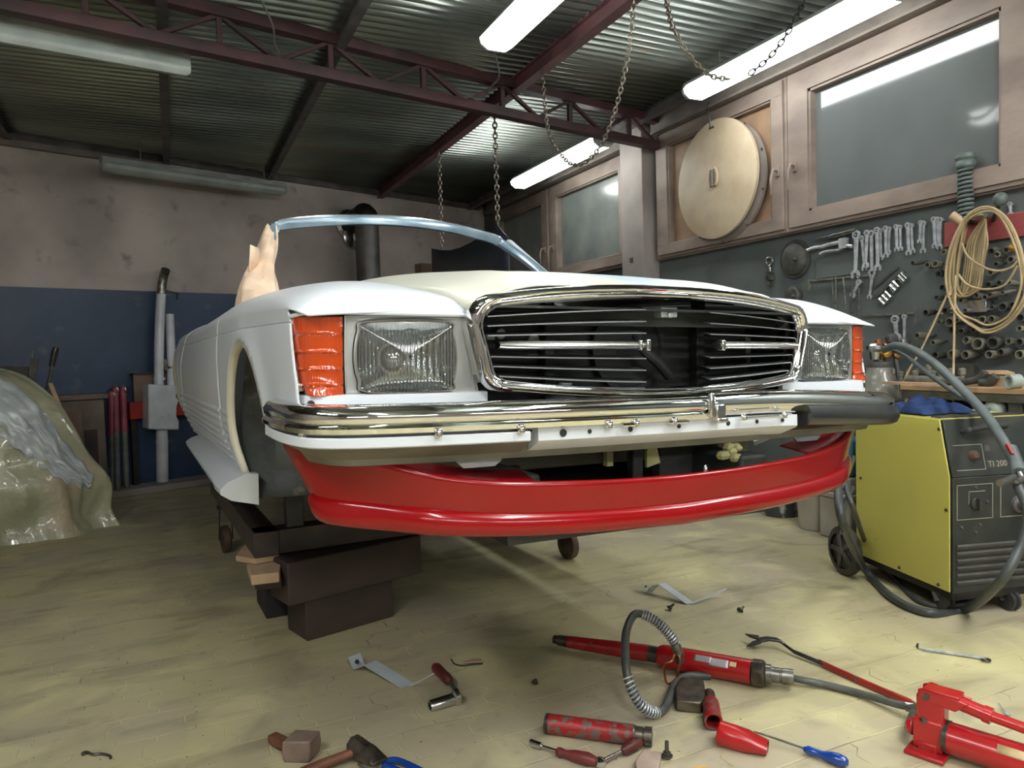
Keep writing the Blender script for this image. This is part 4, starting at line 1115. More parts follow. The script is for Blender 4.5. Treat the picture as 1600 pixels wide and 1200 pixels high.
e = MB().tube([atd(58, 770, 5.45), atd(66, 640, 5.45), atd(78, 590, 5.45), atd(82, 568, 5.45)], [.016, .016, .013, .011], 10)
e.m(1).tube([atd(81, 572, 5.45), atd(86, 548, 5.45), atd(88, 543, 5.45)], [.020, .024, .018], 12)
tag(e.build('jack_handle', ['steel', 'rubber']), 'steel lever with black rubber grip rising behind the plastic sheet', 'lever')
mb = MB().bar(atd(78, 600, 5.40), atd(96, 645, 5.25), .03, .02)
tag(mb.build('wooden_stick', 'rawboard'), 'short pale wooden stick leaning between plastic sheet and cabinet', 'stick')
P = [atd(48, 560, 5.2), atd(60, 563, 5.2), atd(53, 592, 5.2), atd(46, 590, 5.2), atd(49, 575, 5.2), atd(45, 572, 5.2)]
mb = MB().prism(P, fw * .012).prism([atd(0, 571, 5.25), atd(44, 573, 5.25), atd(46, 590, 5.25), atd(0, 592, 5.25)], fw * .01).bar(atd(46, 600, 5.22), atd(52, 548, 5.22), .012, .012)
tag(mb.build('metal_bracket', 'cement'), 'flat grey metal bracket with a notched pale plate, on top of the sheeted heap', 'bracket')

# red topped pipes leaning on the wall
for i, (bx, by, tx, ty, lab, off) in enumerate(((184, 768, 180, 604, 'left pipe of the leaning trio, upper half faded red, open ringed top', .08), (198, 766, 192, 604, 'right pipe of the leaning trio, upper half faded red, open ringed top', .08), (176, 758, 174, 612, 'rear short pipe of the leaning trio, dull red and dark', .02))):
    b_ = WB(bx, by, .16 - .04 * (i == 2)); b_.z = .06; t_ = WB(tx, ty, .06)
    m1 = b_ + (t_ - b_) * .55
    e = empty('leaning_pipe', b_, lab, 'pipe', 'pipes leaning on the blue wall')
    MB().tube([V(0, 0, 0), m1 - b_], .024, 12).build('lower_tube', 'greypipe', e)
    MB().tube([m1 - b_, t_ - b_], .027, 12).build('upper_tube', 'pinkpipe', e)
    d_ = (t_ - b_).normalized()
    MB().lathe(t_ - b_ - d_ * .03, (rt * .25 - fw).normalized(), [(-.025, .022), (-.02, .034), (.02, .034), (.025, .022), (.0, .018)], 16).build('end_ring', 'steel', e)

# exhaust silencer
e = empty('exhaust_silencer', WB(254, 752, .10), 'silver-white car silencer with pipes, standing upright against the blue wall', 'silencer')
def X(px, py, off=.10): return e.matrix_basis.inverted() @ WB(px, py, off)
s_ = (WB(280, 636, .1) - WB(232, 636, .1)); 
pts = [(232, 600), (278, 603), (277, 612), (275, 620), (280, 626), (277, 634), (276, 650), (280, 658), (280, 672), (232, 671)]
MB().prism([X(a, b, .24) for a, b in pts], Vector(BN) * .16).build('box', 'sil', e, bevel=.012)
MB().tube(catmull([X(248, 602, .15), X(249, 520, .14), X(252, 458, .13)], 6), .040, 16).build('upper_pipe', 'sil', e)
MB().tube(catmull([X(252, 459, .13), X(253, 445, .13), X(256, 430, .15), X(259, 422, .19)], 6), [.038] * 19, 16).build('pipe_bend', 'steel', e)
MB().tube([X(268, 604, .15), X(267, 540, .14), X(265, 491, .13)], .036, 16).build('second_pipe', 'sil', e)
MB().tube([X(253, 670, .15), X(254, 752, .12)], .050, 18).build('tail_pipe', 'sil', e)
for (a, b, r_) in ((252, 457, .046), (268, 574, .044), (253, 690, .054), (249, 592, .050)):
    MB().lathe(X(a, b, .14) - V(0, 0, .01), (0, 0, 1), [(0, r_), (.02, r_)], 18).build('clamp_band', 'steel' if r_ < .047 else 'sil', e)
MB().bar(X(257, 454, .13), X(272, 457, .13), .02, .012).tube(catmull([X(272, 457, .13), X(277, 460, .13), X(276, 468, .13)], 4), .008, 6).build('hanger', 'blacksteel', e)
MB().prism([X(256, 562, .17), X(262, 561, .17), X(262, 580, .17), X(257, 577, .17)], Vector(BN) * .006).bar(X(258, 566, .15), X(274, 575, .15), .014, .01).build('mount_plate', 'steel', e)

# red steel bench behind the silencer with a wooden box on it
e = empty('red_bench', WB(240, 770, .18), 'low red steel beam bench against the wall, behind the silencer', 'bench')
zt = .79
rel(wallbox('x', 196, 345, zt - .15, zt, .02, .10, None), e).build('beam', 'redmach', e, bevel=.004)
rel(wallbox('x', 198, 206, .06, zt - .15, .02, .08, None), e).build('leg', 'blacksteel', e)
rel(wallbox('x', 335, 343, .06, zt - .15, .02, .08, None), e).build('leg', 'blacksteel', e)
e = empty('wooden_box', WB(228, 625, .08), 'brown wooden box standing on the red beam, left of the silencer', 'box')
rel(wallbox('x', 208, 300, zt, zt + .235, .02, .10, None), e).build('box_body', 'kraftbox', e)
rel(wallbox('x', 203, 305, zt + .235, zt + .25, .01, .12, None), e).build('lid', 'timber', e)
rel(wallbox('x', 208, 212, zt, zt + .235, .10, .115, None), e).build('corner_strip', 'chip', e)

# stove pipe, elbow and wall rosette
b_ = WB(576, 430, .35); b_.z = 0
e = empty('stove_pipe', b_, 'grey stove pipe rising behind the windscreen frame, with a dark elbow into the wall', 'stove pipe')
X2 = lambda px, py, off: e.matrix_basis.inverted() @ WB(px, py, off)
tz = X2(576, 345, .35).z
MB().tube([V(0, 0, 0), V(0, 0, tz - .03)], .125, 28).build('riser', 'cement', e)
MB().tube(catmull([V(0, 0, tz - .05), V(-.01, 0, tz + .06), X2(566, 335, .30), X2(553, 343, .16), X2(546, 350, .05)], 6), [.128, .13, .13, .13, .13, .125, .12] + [.11] * 6 + [.10] * 12, 24).build('elbow', 'blacksteel', e)
MB().lathe(X2(546, 352, .0), -Vector(BN), [(0, .17), (.02, .17), (.04, .13), (.03, .10)], 28).build('wall_rosette', 'steel', e)
MB().lathe(X2(551, 370, .02), -Vector(BN), [(0, .14), (.03, .13), (.06, .06), (.06, .02)], 24).build('flue_cap', 'chromesat', e)
# brown board on the wall right of the pipe
o = wallbox('x', 655, 676, WB(660, 426, .1).z - .25, WB(660, 412, .1).z, .02, .14, None)
tag(o.build('wall_box', 'kraftbox', None, bevel=.004), 'small brown box fixed on the back wall, left of the hanging dark panel', 'box')
# dark body panel hanging on two chains
def hp_pt(px, py): return hit(px, py, (1, 0, 0), 2.17)
top = [(675, 388), (690, 391), (705, 391), (720, 387), (735, 380), (750, 371), (762, 362), (772, 352), (778, 352), (786, 362), (796, 372)]
G = [[], [], []]
for i, (a, b) in enumerate(top):
    t = i / (len(top) - 1)
    G[0].append(hp_pt(a, b)); G[1].append(hp_pt(a + 1, 425) - fw * (.10 * math.sin(PI * t))); G[2].append(hp_pt(a + 3, 500) - fw * (.04 * math.sin(PI * t)))
tag(MB().grid(G).build('hanging_panel', 'darkpanel', None, solid=.006, ang=60), 'dark blue-grey car body panel hanging on two chains near the corner', 'body panel')

# ================================================================== THE WELDER
M['yellow'] = mat('yellow_sheet_metal', S(198, 190, 96), S(188, 180, 90), 2, .42, c3=S(150, 140, 60), s3=7, lo3=.7, hi3=.85)
M['wfront'] = mat('dusty_black_front', S(36, 41, 39), S(52, 54, 50), 5, .5, c3=S(82, 78, 70), s3=3, lo3=.55, hi3=.8)
M['wline'] = mat('print_grey', S(142, 140, 122), None, rough=.5)
M['cable'] = mat('grey_rubber_cable', S(50, 54, 54), S(70, 74, 72), 10, .45)
M['cable2'] = mat('light_rubber_hose', S(96, 104, 104), S(78, 84, 84), 10, .5)
M['brass'] = mat('brass', S(196, 150, 70), S(150, 110, 56), 20, .3, .9)
M['copper'] = mat('coppery', S(170, 110, 70), None, rough=.35, metal=.8)
M['rag'] = mat('blue_cloth', S(30, 56, 104), S(22, 42, 82), 12, .9, bump=.5, bscale=60)
M['bottle'] = mat('grey_gas_bottle', S(140, 136, 124), S(108, 106, 98), 5, .38, coat=.4)
WF = V(.966, -.259, 0).normalized(); RWd = frame(WF)
wd = empty('welding_machine', (2.86, 1.985, 0), 'yellow and black wheeled welding machine with coiled cables, right of the car', 'welding machine', R=RWd)
WW, WL, B0, T0_, MID, SL = .41, .61, .100, .808, .575, .055
def sidep(x, t):
    P = [(x, 0, B0), (x, 0, MID), (x, SL, T0_), (x, WL, T0_), (x, WL, B0)]
    return MB().prism(P, (t, 0, 0))
sidep(-.003, .006).build('side_panel', 'yellow', wd, bevel=.002)
sidep(WW - .003, .006).build('side_panel', 'yellow', wd, bevel=.002)
MB().box((WW / 2, WL / 2 + SL / 2, T0_ + .002), (WW, WL - SL, .006)).build('top_panel', 'yellow', wd)
MB().box((WW / 2, SL + .035, T0_ + .008), (WW - .02, .06, .008)).build('top_trim', 'blackplastic', wd, bevel=.002)
MB().prism([(.004, .006, B0), (.004, .006, MID), (.004, SL + .006, T0_ - .004), (.004, WL - .005, T0_ - .004), (.004, WL - .005, B0)], (WW - .008, 0, 0)).build('chassis', 'wfront', wd)
MB().box((WW / 2, WL / 2, .085), (WW - .01, WL + .02, .035)).box((WW / 2, WL + .05, .085), (WW - .06, .14, .02)).build('base_tray', 'blacksteel', wd, bevel=.003)
fr = MB().box((WW / 2, -.004, (B0 + MID) / 2), (WW - .012, .012, MID - B0)).build('front_panel', 'wfront', wd, bevel=.003)
ua = V(0, SL, T0_ - MID).normalized(); na = V(0, -ua.z, ua.y)
def UP(x, s, o=0): return V(x, 0, MID) + ua * s + na * o
SLn = V(0, SL, T0_ - MID).length
MB().prism([UP(.006, 0, 0), UP(WW - .006, 0, 0), UP(WW - .006, SLn, 0), UP(.006, SLn, 0)], na * .010).build('control_panel', 'wfront', wd, bevel=.003)
cp = MB()
for (x0, x1, s0, s1) in ((.030, .165, .025, .028), (.030, .165, .128, .131), (.162, .165, .025, .131)):
    cp.prism([UP(x0, s0, .010), UP(x1, s0, .010), UP(x1, s1, .010), UP(x0, s1, .010)], na * .001)
cp.build('printed_frame', 'wline', wd)
MB().lathe(UP(.115, .085, .010), na, [(0, .022), (.012, .020), (.022, .013), (.024, .004)], 20).build('knob', M['rubwheel'], wd)
MB().tube(catmull([UP(.085, .185, .010), UP(.085, .185, .040), UP(.10, .19, .05), UP(.20, .198, .05), UP(.26, .198, .045), UP(.27, .198, .010)], 5), .012, 10).build('handle', 'blackplastic', wd)
MB().prism([UP(.175, .10, .010), UP(.20, .10, .010), UP(.20, .125, .010), UP(.175, .125, .010)], na * .001).build('printed_square', 'greyplastic', wd)
def text(body, size, mtx, mt_, parent, ext=.0006, name='lettering'):
    c = bpy.data.curves.new(name, 'FONT'); c.body = body; c.size = size; c.extrude = ext; c.resolution_u = 3
    o = bpy.data.objects.new(name, c); COL.objects.link(o)
    bpy.context.view_layer.update()
    me = bpy.data.meshes.new_from_object(o); bpy.data.objects.remove(o)
    o = bpy.data.objects.new(name, me); COL.objects.link(o); me.materials.clear(); me.materials.append(M[mt_]); o.parent = parent; o.matrix_basis = mtx; return o
Rtx = Matrix((V(1, 0, 0), ua, na)).transposed().to_4x4()
text('TI 200', .034, Matrix.Translation(UP(.178, .035, .0105)) @ Rtx, 'wline', wd)
MB().prism([UP(.172, .030, .010), UP(.305, .030, .010), UP(.305, .064, .010), UP(.172, .064, .010)], na * .0004).build('name_plate', 'blackplastic', wd)
def rect(x0, x1, z0, z1, t=.003, y=-.0112):
    mb = MB()
    for (a, b, c, d) in ((x0, x1, z0, z0 + t), (x0, x1, z1 - t, z1), (x0, x0 + t, z0, z1), (x1 - t, x1, z0, z1)): mb.box(((a + b) / 2, y, (c + d) / 2), (b - a, .002, d - c))
    return mb
rect(.022, .190, .40, .545).build('printed_frame', 'wline', wd)
rect(.225, .395, .40, .545).build('printed_frame', 'wline', wd)
MB().box((.115, -.0112, .515), (.075, .002, .003)).box((.078, -.0112, .49), (.002, .002, .05)).build('printed_scale', 'wline', wd)
MB().lathe((.110, -.010, .465), (0, -1, 0), [(0, .026), (.010, .025), (.012, .014)], 24).box((.110, -.028, .465), (.012, .024, .05)).build('switch', 'blackplastic', wd, bevel=.002)
MB().lathe((.112, -.010, .530), (0, -1, 0), [(0, .008), (.004, .006)], 12).lathe((.165, -.010, .47), (0, -1, 0), [(0, .008), (.004, .006)], 12).build('indicator_light', 'greyplastic', wd)
MB().lathe((.31, -.010, .45), (0, -1, 0), [(0, .036), (.014, .034), (.02, .024), (.04, .022)], 24).build('torch_socket', 'greyplastic', wd)
for x_, z_ in ((.045, .37), (.11, .345), (.13, .375)): MB().lathe((x_, -.010, z_), (0, -1, 0), [(0, .007), (.005, .005)], 10).build('socket', 'greyplastic', wd)
for k in range(6):
    MB().box((WW / 2, -.013, .140 + k * .030), (WW - .04, .012, .017), Matrix.Rotation(.5, 3, 'X')).build('vent_slat', 'greyplastic', wd, bevel=.002)
for (y_, z_) in ((.06, .115), (.30, .118), (.58, .13), (.57, .48), (.015, .44), (.055, .77)):
    MB().lathe((-.003, y_, z_), (-1, 0, 0), [(0, .008), (.005, .006)], 10).build('screw', 'screw', wd)
# rear wheels
for x_ in (-.075, WW + .045):
    c = MB().lathe((x_ - .02, .60, .122), (1, 0, 0), [(0, .088), (.002, .100), (.008, .118), (.022, .122), (.038, .118), (.044, .100), (.046, .088)], 36, cap=False).build('wheel_tyre', 'blackplastic', wd)
    hb = MB().lathe((x_ - .012, .60, .122), (1, 0, 0), [(0, .030), (.004, .086), (.028, .090), (.034, .030)], 28).build('wheel_rim', 'blackplastic', c)
    mb = MB()
    for k in range(5):
        a = 2 * PI * k / 5; mb.bar((x_ - .018, .60 + .02 * math.cos(a), .122 + .02 * math.sin(a)), (x_ - .014, .60 + .086 * math.cos(a), .122 + .086 * math.sin(a)), .022, .010, (1, 0, 0))
    mb.lathe((x_ - .026, .60, .122), (1, 0, 0), [(0, .018), (.02, .026)], 18)
    mb.build('wheel_spokes', 'greyplastic', c, bevel=.002)
MB().tube([(-.08, .60, .122), (WW + .08, .60, .122)], .010, 10).build('axle', 'blacksteel', wd)
for (x_, y_) in ((.03, .06), (WW - .12, .0)):
    c = MB().lathe((x_ - .022, y_ + .01, .042), (1, 0, 0), [(0, .030), (.004, .042), (.014, .042), (.018, .032), (.026, .032), (.03, .042), (.04, .042), (.044, .030)], 24).build('castor_wheel', 'blackplastic', wd)
    MB().box((x_, y_ + .028, .070), (.050, .05, .010)).bar((x_ - .026, y_ + .01, .042), (x_ - .022, y_ + .035, .072), .03, .004).bar((x_ + .026, y_ + .01, .042), (x_ + .022, y_ + .035, .072), .03, .004).build('castor_fork', 'greyplastic', c)
# cables that belong to the machine
inv = wd.matrix_basis.inverted()
def WC(pts, r, mt_, name, n=8):
    return MB().tube([inv @ p for p in catmull(pts, n)], r, 12).build(name, mt_, wd)
WC([atd(1590, 757, 2.68), atd(1606, 800, 2.62), atd(1596, 850, 2.60), atd(1560, 912, 2.62), FL(1510, 952, .022), FL(1450, 957, .02), FL(1395, 934, .02), FL(1352, 890, .05), atd(1318, 820, 2.95), atd(1310, 760, 3.05), atd(1318, 700, 3.2), atd(1330, 655, 3.35)], .017, 'cable', 'torch_cable')
WC([FL(1560, 925, .012), FL(1500, 945, .012), FL(1440, 941, .012), FL(1400, 905, .015), FL(1360, 862, .05), atd(1335, 800, 3.0), atd(1321, 752, 3.08), atd(1322, 705, 3.2), atd(1334, 665, 3.35)], .011, 'cable', 'earth_cable')
WC([atd(1312, 835, 2.98), atd(1318, 792, 3.0), atd(1332, 762, 3.15)], .010, 'cable', 'mains_cable', 6)
WC([atd(1316, 765, 3.05), atd(1324, 740, 3.1), atd(1334, 715, 3.3)], .010, 'cable', 'mains_cable', 6)
# torch lying over the top
WC([atd(1382, 546, 3.75), atd(1400, 540, 3.65), atd(1425, 546, 3.5), atd(1460, 568, 3.3), atd(1500, 605, 3.1), atd(1540, 648, 2.95), atd(1565, 685, 2.82), atd(1584, 720, 2.75)], .019, 'cable2', 'gas_hose_sleeve')
WC([atd(1397, 548, 3.72), atd(1420, 560, 3.6), atd(1455, 588, 3.4), atd(1500, 618, 3.2), atd(1545, 640, 3.0)], .010, 'cable2', 'gas_hose', 6)
MB().tube([inv @ p for p in catmull([atd(1578, 700, 2.78), atd(1587, 722, 2.74), atd(1592, 738, 2.70)], 6)], [.024] * 13, 12).build('torch_grip', 'cable2', wd)
MB().tube([inv @ p for p in catmull([atd(1592, 738, 2.70), atd(1596, 748, 2.68), atd(1588, 752, 2.66), atd(1582, 745, 2.66)], 5)], .011, 10).build('torch_neck', 'steel', wd)
MB().tube([inv @ atd(1584, 746, 2.66), inv @ atd(1562, 755, 2.60)], .013, 14).build('torch_nozzle', 'chromesat', wd)
MB().bar(inv @ atd(1573, 694, 2.74), inv @ atd(1582, 710, 2.71), .010, .012).build('torch_trigger', 'redmach', wd)

# rag
ce = wd.matrix_basis @ V(.13, .33, T0_ + .006)
G = []
nn_ = 40
for i in range(nn_ + 1):
    row = []
    for j in range(nn_ + 1):
        u_, v_ = -1 + 2 * i / nn_, -1 + 2 * j / nn_
        e_ = max(abs(u_), abs(v_)); edge = min(1, (1 - e_) * 5)
        rr_ = 1 + .25 * mnoise.noise(V(u_ * 1.3, v_ * 1.3, 4))
        z_ = .004 + edge * (.022 + .030 * abs(mnoise.noise(V(u_ * 1.6 + 4, v_ * 2.0, 0))) * 2 + .010 * mnoise.noise(V(u_ * 4, v_ * 4, 2)))
        row.append(ce + WF * (u_ * .125 * rr_) + V(.259, .966, 0) * (v_ * .17 * rr_) + V(0, 0, max(.003, z_)))
    G.append(row)
tag(MB().grid(G).build('blue_rag', 'rag', None, solid=.004, ang=60, off=1), 'crumpled dark blue cloth lying on top of the yellow welding machine', 'rag')

# gas bottle with regulator
c = atd(1375, 620, 4.05); c.z = 0
e = empty('gas_bottle', c, 'grey gas bottle with brass regulator, behind the right end of the bumper', 'gas bottle')
MB().lathe((0, 0, 0), (0, 0, 1), [(0, .10), (.01, .112), (.84, .112), (.90, .104), (.945, .085), (.97, .07), (.995, .066)], 36).build('cylinder', 'bottle', e)
MB().lathe((0, 0, .99), (0, 0, 1), [(0, .062), (.004, .064), (.035, .064), (.04, .03), (.06, .026)], 24).build('collar', 'cement', e)
MB().lathe((-.03, 0, 1.04), (0, 0, 1), [(0, .03), (.04, .034), (.055, .05), (.075, .05), (.085, .04)], 20).build('valve', 'chromesat', e)
for (px, py, r_, mt_) in ((1384, 553, .024, 'brass'), (1400, 554, .022, 'brass'), (1393, 529, .028, 'blackplastic'), (1413, 535, .026, 'steel')):
    p = atd(px, py, 4.0) - c; MB().lathe(p, (-.5, -.8, 0), [(-.03, r_ * .7), (-.02, r_), (.02, r_), (.028, r_ * .8), (.03, r_ * .3)], 18).build('gauge' if mt_ != 'brass' else 'brass_fitting', mt_, e)
MB().tube([atd(1366, 540, 4.02) - c, atd(1425, 540, 4.0) - c], .016, 10).tube([atd(1372, 530, 4.02) - c, atd(1378, 560, 4.02) - c], .018, 10).build('regulator_body', 'copper', e)
MB().tube(catmull([atd(1400, 560, 4.0) - c, atd(1404, 590, 3.98) - c, atd(1400, 625, 3.97) - c, atd(1396, 660, 3.97) - c], 6), .014, 10).build('hose', 'cable', e)

# buckets and stack by the wall
def bucket(px, py, r_, hh, mt_, label, lidm=None, name='bucket'):
    p = FL(px, py); p = p + fw * r_
    p.z = 0
    e = empty(name, p, label, 'bucket' if name == 'bucket' else 'drum')
    MB().lathe((0, 0, 0), (0, 0, 1), [(0, r_ * .80), (.004, r_ * .84), (hh * .93, r_), (hh * .94, r_ * 1.05), (hh, r_ * 1.05), (hh, r_ * .96), (hh * .5, r_ * .9), (.01, r_ * .8)], 36, cap=False).build('body', mt_, e)
    MB().lathe((0, 0, hh - .012), (0, 0, 1), [(0, r_ * .99), (.012, r_)], 36).build('lid', lidm or mt_, e)
    MB().tube([V(r_ * 1.08 * math.cos(a), -.01 + r_ * .4 * math.sin(a), hh * .93 - .05 * math.sin(a)) for a in np.linspace(0, PI, 14)], .003, 6).build('handle', 'steel', e)
M['plasterybucket'] = mat('plaster_splashed_bucket', S(64, 66, 68), S(52, 54, 56), 6, .6, c3=S(176, 172, 166), s3=9, lo3=.5, hi3=.6)
M['whitebucket'] = mat('dirty_white_plastic', S(176, 170, 156), S(150, 144, 130), 4, .5)
M['blueboard'] = mat('blue_drum_paint', S(62, 108, 138), S(54, 92, 120), 3, .45)
bucket(1233, 811, .145, .24, 'plasterybucket', 'dark bucket splashed with white plaster, on the floor under the right of the spoiler')
def bucket_at(p, r_, hh, mt_, label):
    e = empty('bucket', p, label, 'bucket')
    MB().lathe((0, 0, 0), (0, 0, 1), [(0, r_ * .80), (.004, r_ * .84), (hh * .93, r_), (hh * .94, r_ * 1.05), (hh, r_ * 1.05), (hh, r_ * .96), (hh * .5, r_ * .9), (.01, r_ * .8)], 36, cap=False).build('body', mt_, e)
    MB().lathe((0, 0, hh - .012), (0, 0, 1), [(0, r_ * .99), (.012, r_)], 36).build('lid', mt_, e)
    MB().tube([V(-r_ * .4 * math.sin(a), r_ * 1.08 * math.cos(a), hh * .93 - .05 * math.sin(a)) for a in np.linspace(0, PI, 14)], .003, 6).build('handle', 'steel', e)
bucket_at(V(3.55, 3.33, 0), .115, .33, 'whitebucket', 'tall dirty white bucket by the tool wall, right of the dark splashed bucket')
e = empty('box_stack', (3.54, 3.08, 0), 'pale container with a lipped lid behind the left wheel of the welding machine', 'container')
MB().box((0, 0, .12), (.22, .22, .24)).build('lower_box', 'whitebucket', e, bevel=.01)
MB().box((0, 0, .255), (.235, .225, .03)).build('lid', 'whitebucket', e, bevel=.006)
MB().box((0, 0, .32), (.20, .20, .10)).build('upper_box', 'whitebucket', e, bevel=.01)
e = empty('blue_canister', (3.54, 3.08, .372), 'blue canister standing on the pale container, between spoiler and welding machine', 'canister')
MB().box((0, 0, .11), (.19, .20, .22)).build('body', 'blueboard', e, bevel=.02, seg=3)
MB().lathe((.04, -.05, .22), (0, 0, 1), [(0, .025), (.02, .024)], 16).build('cap', 'blackplastic', e)
MB().tube(catmull([V(-.06, 0, .215), V(-.04, 0, .245), V(.0, 0, .245), V(.015, 0, .215)], 5), .008, 8).build('handle', 'blueboard', e)
# ================================================================== BENCH AND TOOL WALL
XT = 3.695                                           # face of the grey board
M['benchtop'] = mat('worn_bench_top', S(170, 136, 100), S(140, 112, 84), 5, .65, bump=.2, c3=S(96, 84, 70), s3=9, lo3=.55, hi3=.75)
M['dusty'] = mat('dusty_iron', S(124, 122, 106), S(88, 86, 76), 18, .6, .25)
M['dusty2'] = mat('dark_dusty_iron', S(82, 82, 76), S(58, 58, 54), 18, .6, .25)
M['bore'] = mat('dark_bore', S(18, 18, 18), None, rough=.8)
M['wrench'] = mat('chrome_vanadium', S(206, 210, 214), S(160, 164, 168), 25, .3, .45)
M['rope'] = mat('dirty_beige_cable', S(176, 156, 118), S(146, 128, 96), 14, .6)
M['redplate'] = mat('faded_red_plate', S(150, 70, 70), S(124, 58, 58), 6, .55)
M['springpaint'] = mat('grey_green_spring', S(88, 100, 98), S(66, 76, 74), 14, .5)
bx0, bz = 3.35, .914
y0b, y1b = WR(1600, 605, bx0).y - .5, WR(1406, 603, bx0).y
b_e = empty('workbench', (3.52, (y0b + y1b) / 2, 0), 'worn wooden workbench below the tool wall, behind the welding machine', 'workbench')
def BL(x, y, z): return V(x - 3.52, y - (y0b + y1b) / 2, z)
MB().box(BL((bx0 + XT) / 2, (y0b + y1b) / 2, bz - .0125), (XT - bx0, y1b - y0b, .025)).build('top', 'benchtop', b_e, bevel=.003)
MB().box(BL(bx0 + .012, (y0b + y1b) / 2, bz - .045), (.02, y1b - y0b - .02, .035)).build('apron', 'dusty2', b_e)
for y in (y1b - .04, y0b + .04, (y0b + y1b) / 2):
    MB().box(BL(bx0 + .05, y, (bz - .03) / 2), (.06, .06, bz - .03)).build('leg', 'rawboard' if y == y1b - .04 else 'dusty2', b_e, bevel=.003)
for z in (.30, .70):
    MB().box(BL((bx0 + .07 + XT) / 2, (y0b + y1b) / 2, z), (XT - bx0 - .07, y1b - y0b - .05, .02)).build('shelf', 'kraftbox', b_e)
MB().box(BL(3.685, (y0b + y1b) / 2, .45), (.012, y1b - y0b, .88)).build('back_board', 'dusty2', b_e)
# things on the bench: front to back by pixel
def benchpt(px, py=600, x=None):
    """a point on the bench top seen in the column px, x across the bench"""
    p = WR(px, 600, x or 3.5); return V(p.x, p.y, bz)
def on_bench(name, build, label, cat, group=None):
    mb, mt_ = build; return tag(mb.build(name, mt_, None, ang=40), label, cat, group)
random.seed(11)
for k, (px, x, r_, h_) in enumerate(((1396, 3.52, .011, .075), (1408, 3.5, .014, .062), (1418, 3.53, .010, .066), (1430, 3.47, .017, .070), (1452, 3.55, .018, .10), (1457, 3.48, .019, .070), (1464, 3.56, .014, .09), (1471, 3.5, .021, .066), (1486, 3.54, .015, .080), (1503, 3.53, .018, .082))):
    p = benchpt(px, x=x)
    mb = MB().lathe(p, (0, 0, 1), [(0, r_ * .8), (h_ * .55, r_ * .7), (h_ * .6, r_), (h_ * .9, r_), (h_, r_ * .6)], 14)
    on_bench('upright_fitting', (mb, 'dusty'), 'small pale round-headed fitting on the bench, %s from the gas bottle' % ['first', 'second', 'third', 'fourth', 'fifth', 'sixth', 'seventh', 'eighth', 'ninth', 'tenth'][k], 'fitting', 'round-headed fittings along the bench')
def tubeon(name, pl, r_, mt_, label, cat='pipe', z=None):
    P = [V(WR(a, b, 3.45).x, WR(a, b, 3.45).y, bz + r_ + (dz if z is None else z)) for (a, b, dz) in pl]
    return tag(MB().tube(catmull(P, 6), r_, 12).build(name, mt_), label, cat)
tubeon('dusty_pipe', [(1418, 585, 0), (1455, 588, .0), (1480, 588, 0), (1500, 592, 0)], .022, 'dusty', 'long dusty bent pipe lying on the bench below the sockets')
tubeon('pipe_elbow', [(1505, 592, 0), (1522, 588, .01), (1534, 580, .03), (1540, 574, .05)], .017, 'dusty2', 'dark pipe elbow rising at its right end, on the bench')
tubeon('pipe_elbow', [(1532, 592, 0), (1546, 588, 0), (1556, 580, .03)], .020, 'dusty2', 'thick dark pipe piece right of the first elbow, on the bench')
p = benchpt(1562, x=3.5); mb = MB().box(p + V(0, 0, .06), (.06, .10, .02), Matrix.Rotation(.2, 3, 'Y')).box(p + V(0, 0, .025), (.05, .07, .05)); on_bench('small_box', (mb, 'rawboard'), 'small pale box lying on a dark block, right part of the bench', 'box')
p = benchpt(1595, x=3.42); mb = MB().lathe(p + V(-.03, -.01, .032), (-1, .4, 0), [(0, .032), (.05, .032), (.05, .022), (0, .022)], 24, cap=False); on_bench('white_roll', (mb, 'lampoff'), 'white open roll on the bench at the right edge', 'roll')
p = benchpt(1440, x=3.56); mb = MB().tube(catmull([p + V(0, .05, .02), p + V(.01, .02, .06), p + V(0, -.05, .05), p + V(-.03, -.10, .02)], 6), .020, 10); on_bench('bent_tube', (mb, 'dusty'), 'short curved dusty tube behind the round-headed fittings', 'tube')
p = benchpt(1500, x=3.6); mb = MB().box(p + V(0, 0, .05), (.05, .16, .10)); on_bench('grey_tin', (mb, 'dusty2'), 'flat dark grey tin standing against the tool wall on the bench', 'tin')
p = benchpt(1420, x=3.40); mb = MB().box(p + V(0, -.02, .006), (.06, .30, .012), Matrix.Rotation(.05, 3, 'Z')); on_bench('wood_strip', (mb, 'rawboard'), 'pale wooden strip lying along the front of the bench', 'strip')
for (px, x, z, d, mt_, lab) in ((1518, 3.50, .71, (.20, .16, .10), 'kraftbox', 'brown cardboard box on the shelf just under the bench top'), (1560, 3.50, .71, (.22, .20, .085), 'chip', 'flat brown box on the bench shelf, partly behind the hose'), (1430, 3.55, .71, (.2, .2, .12), 'dusty2', 'dark tin on the bench shelf behind the blue cloth'), (1590, 3.45, .31, (.25, .3, .25), 'kraftbox', 'box on the lower bench shelf behind the welding machine')):
    p = WR(px, 600, x); tag(MB().box((p.x, p.y, z + d[2] / 2), d).build('storage_box', mt_, None, bevel=.005), lab, 'box')
p = WR(1560, 600, 3.42); tag(MB().lathe((p.x - .02, p.y, .71), (0, 0, 1), [(0, .05), (.06, .05), (.075, .04), (.12, .045), (.14, .035), (.15, .01)], 20).build('white_jug', 'lampoff'), 'round pale jar on the bench shelf, beside the welding hose', 'jar')

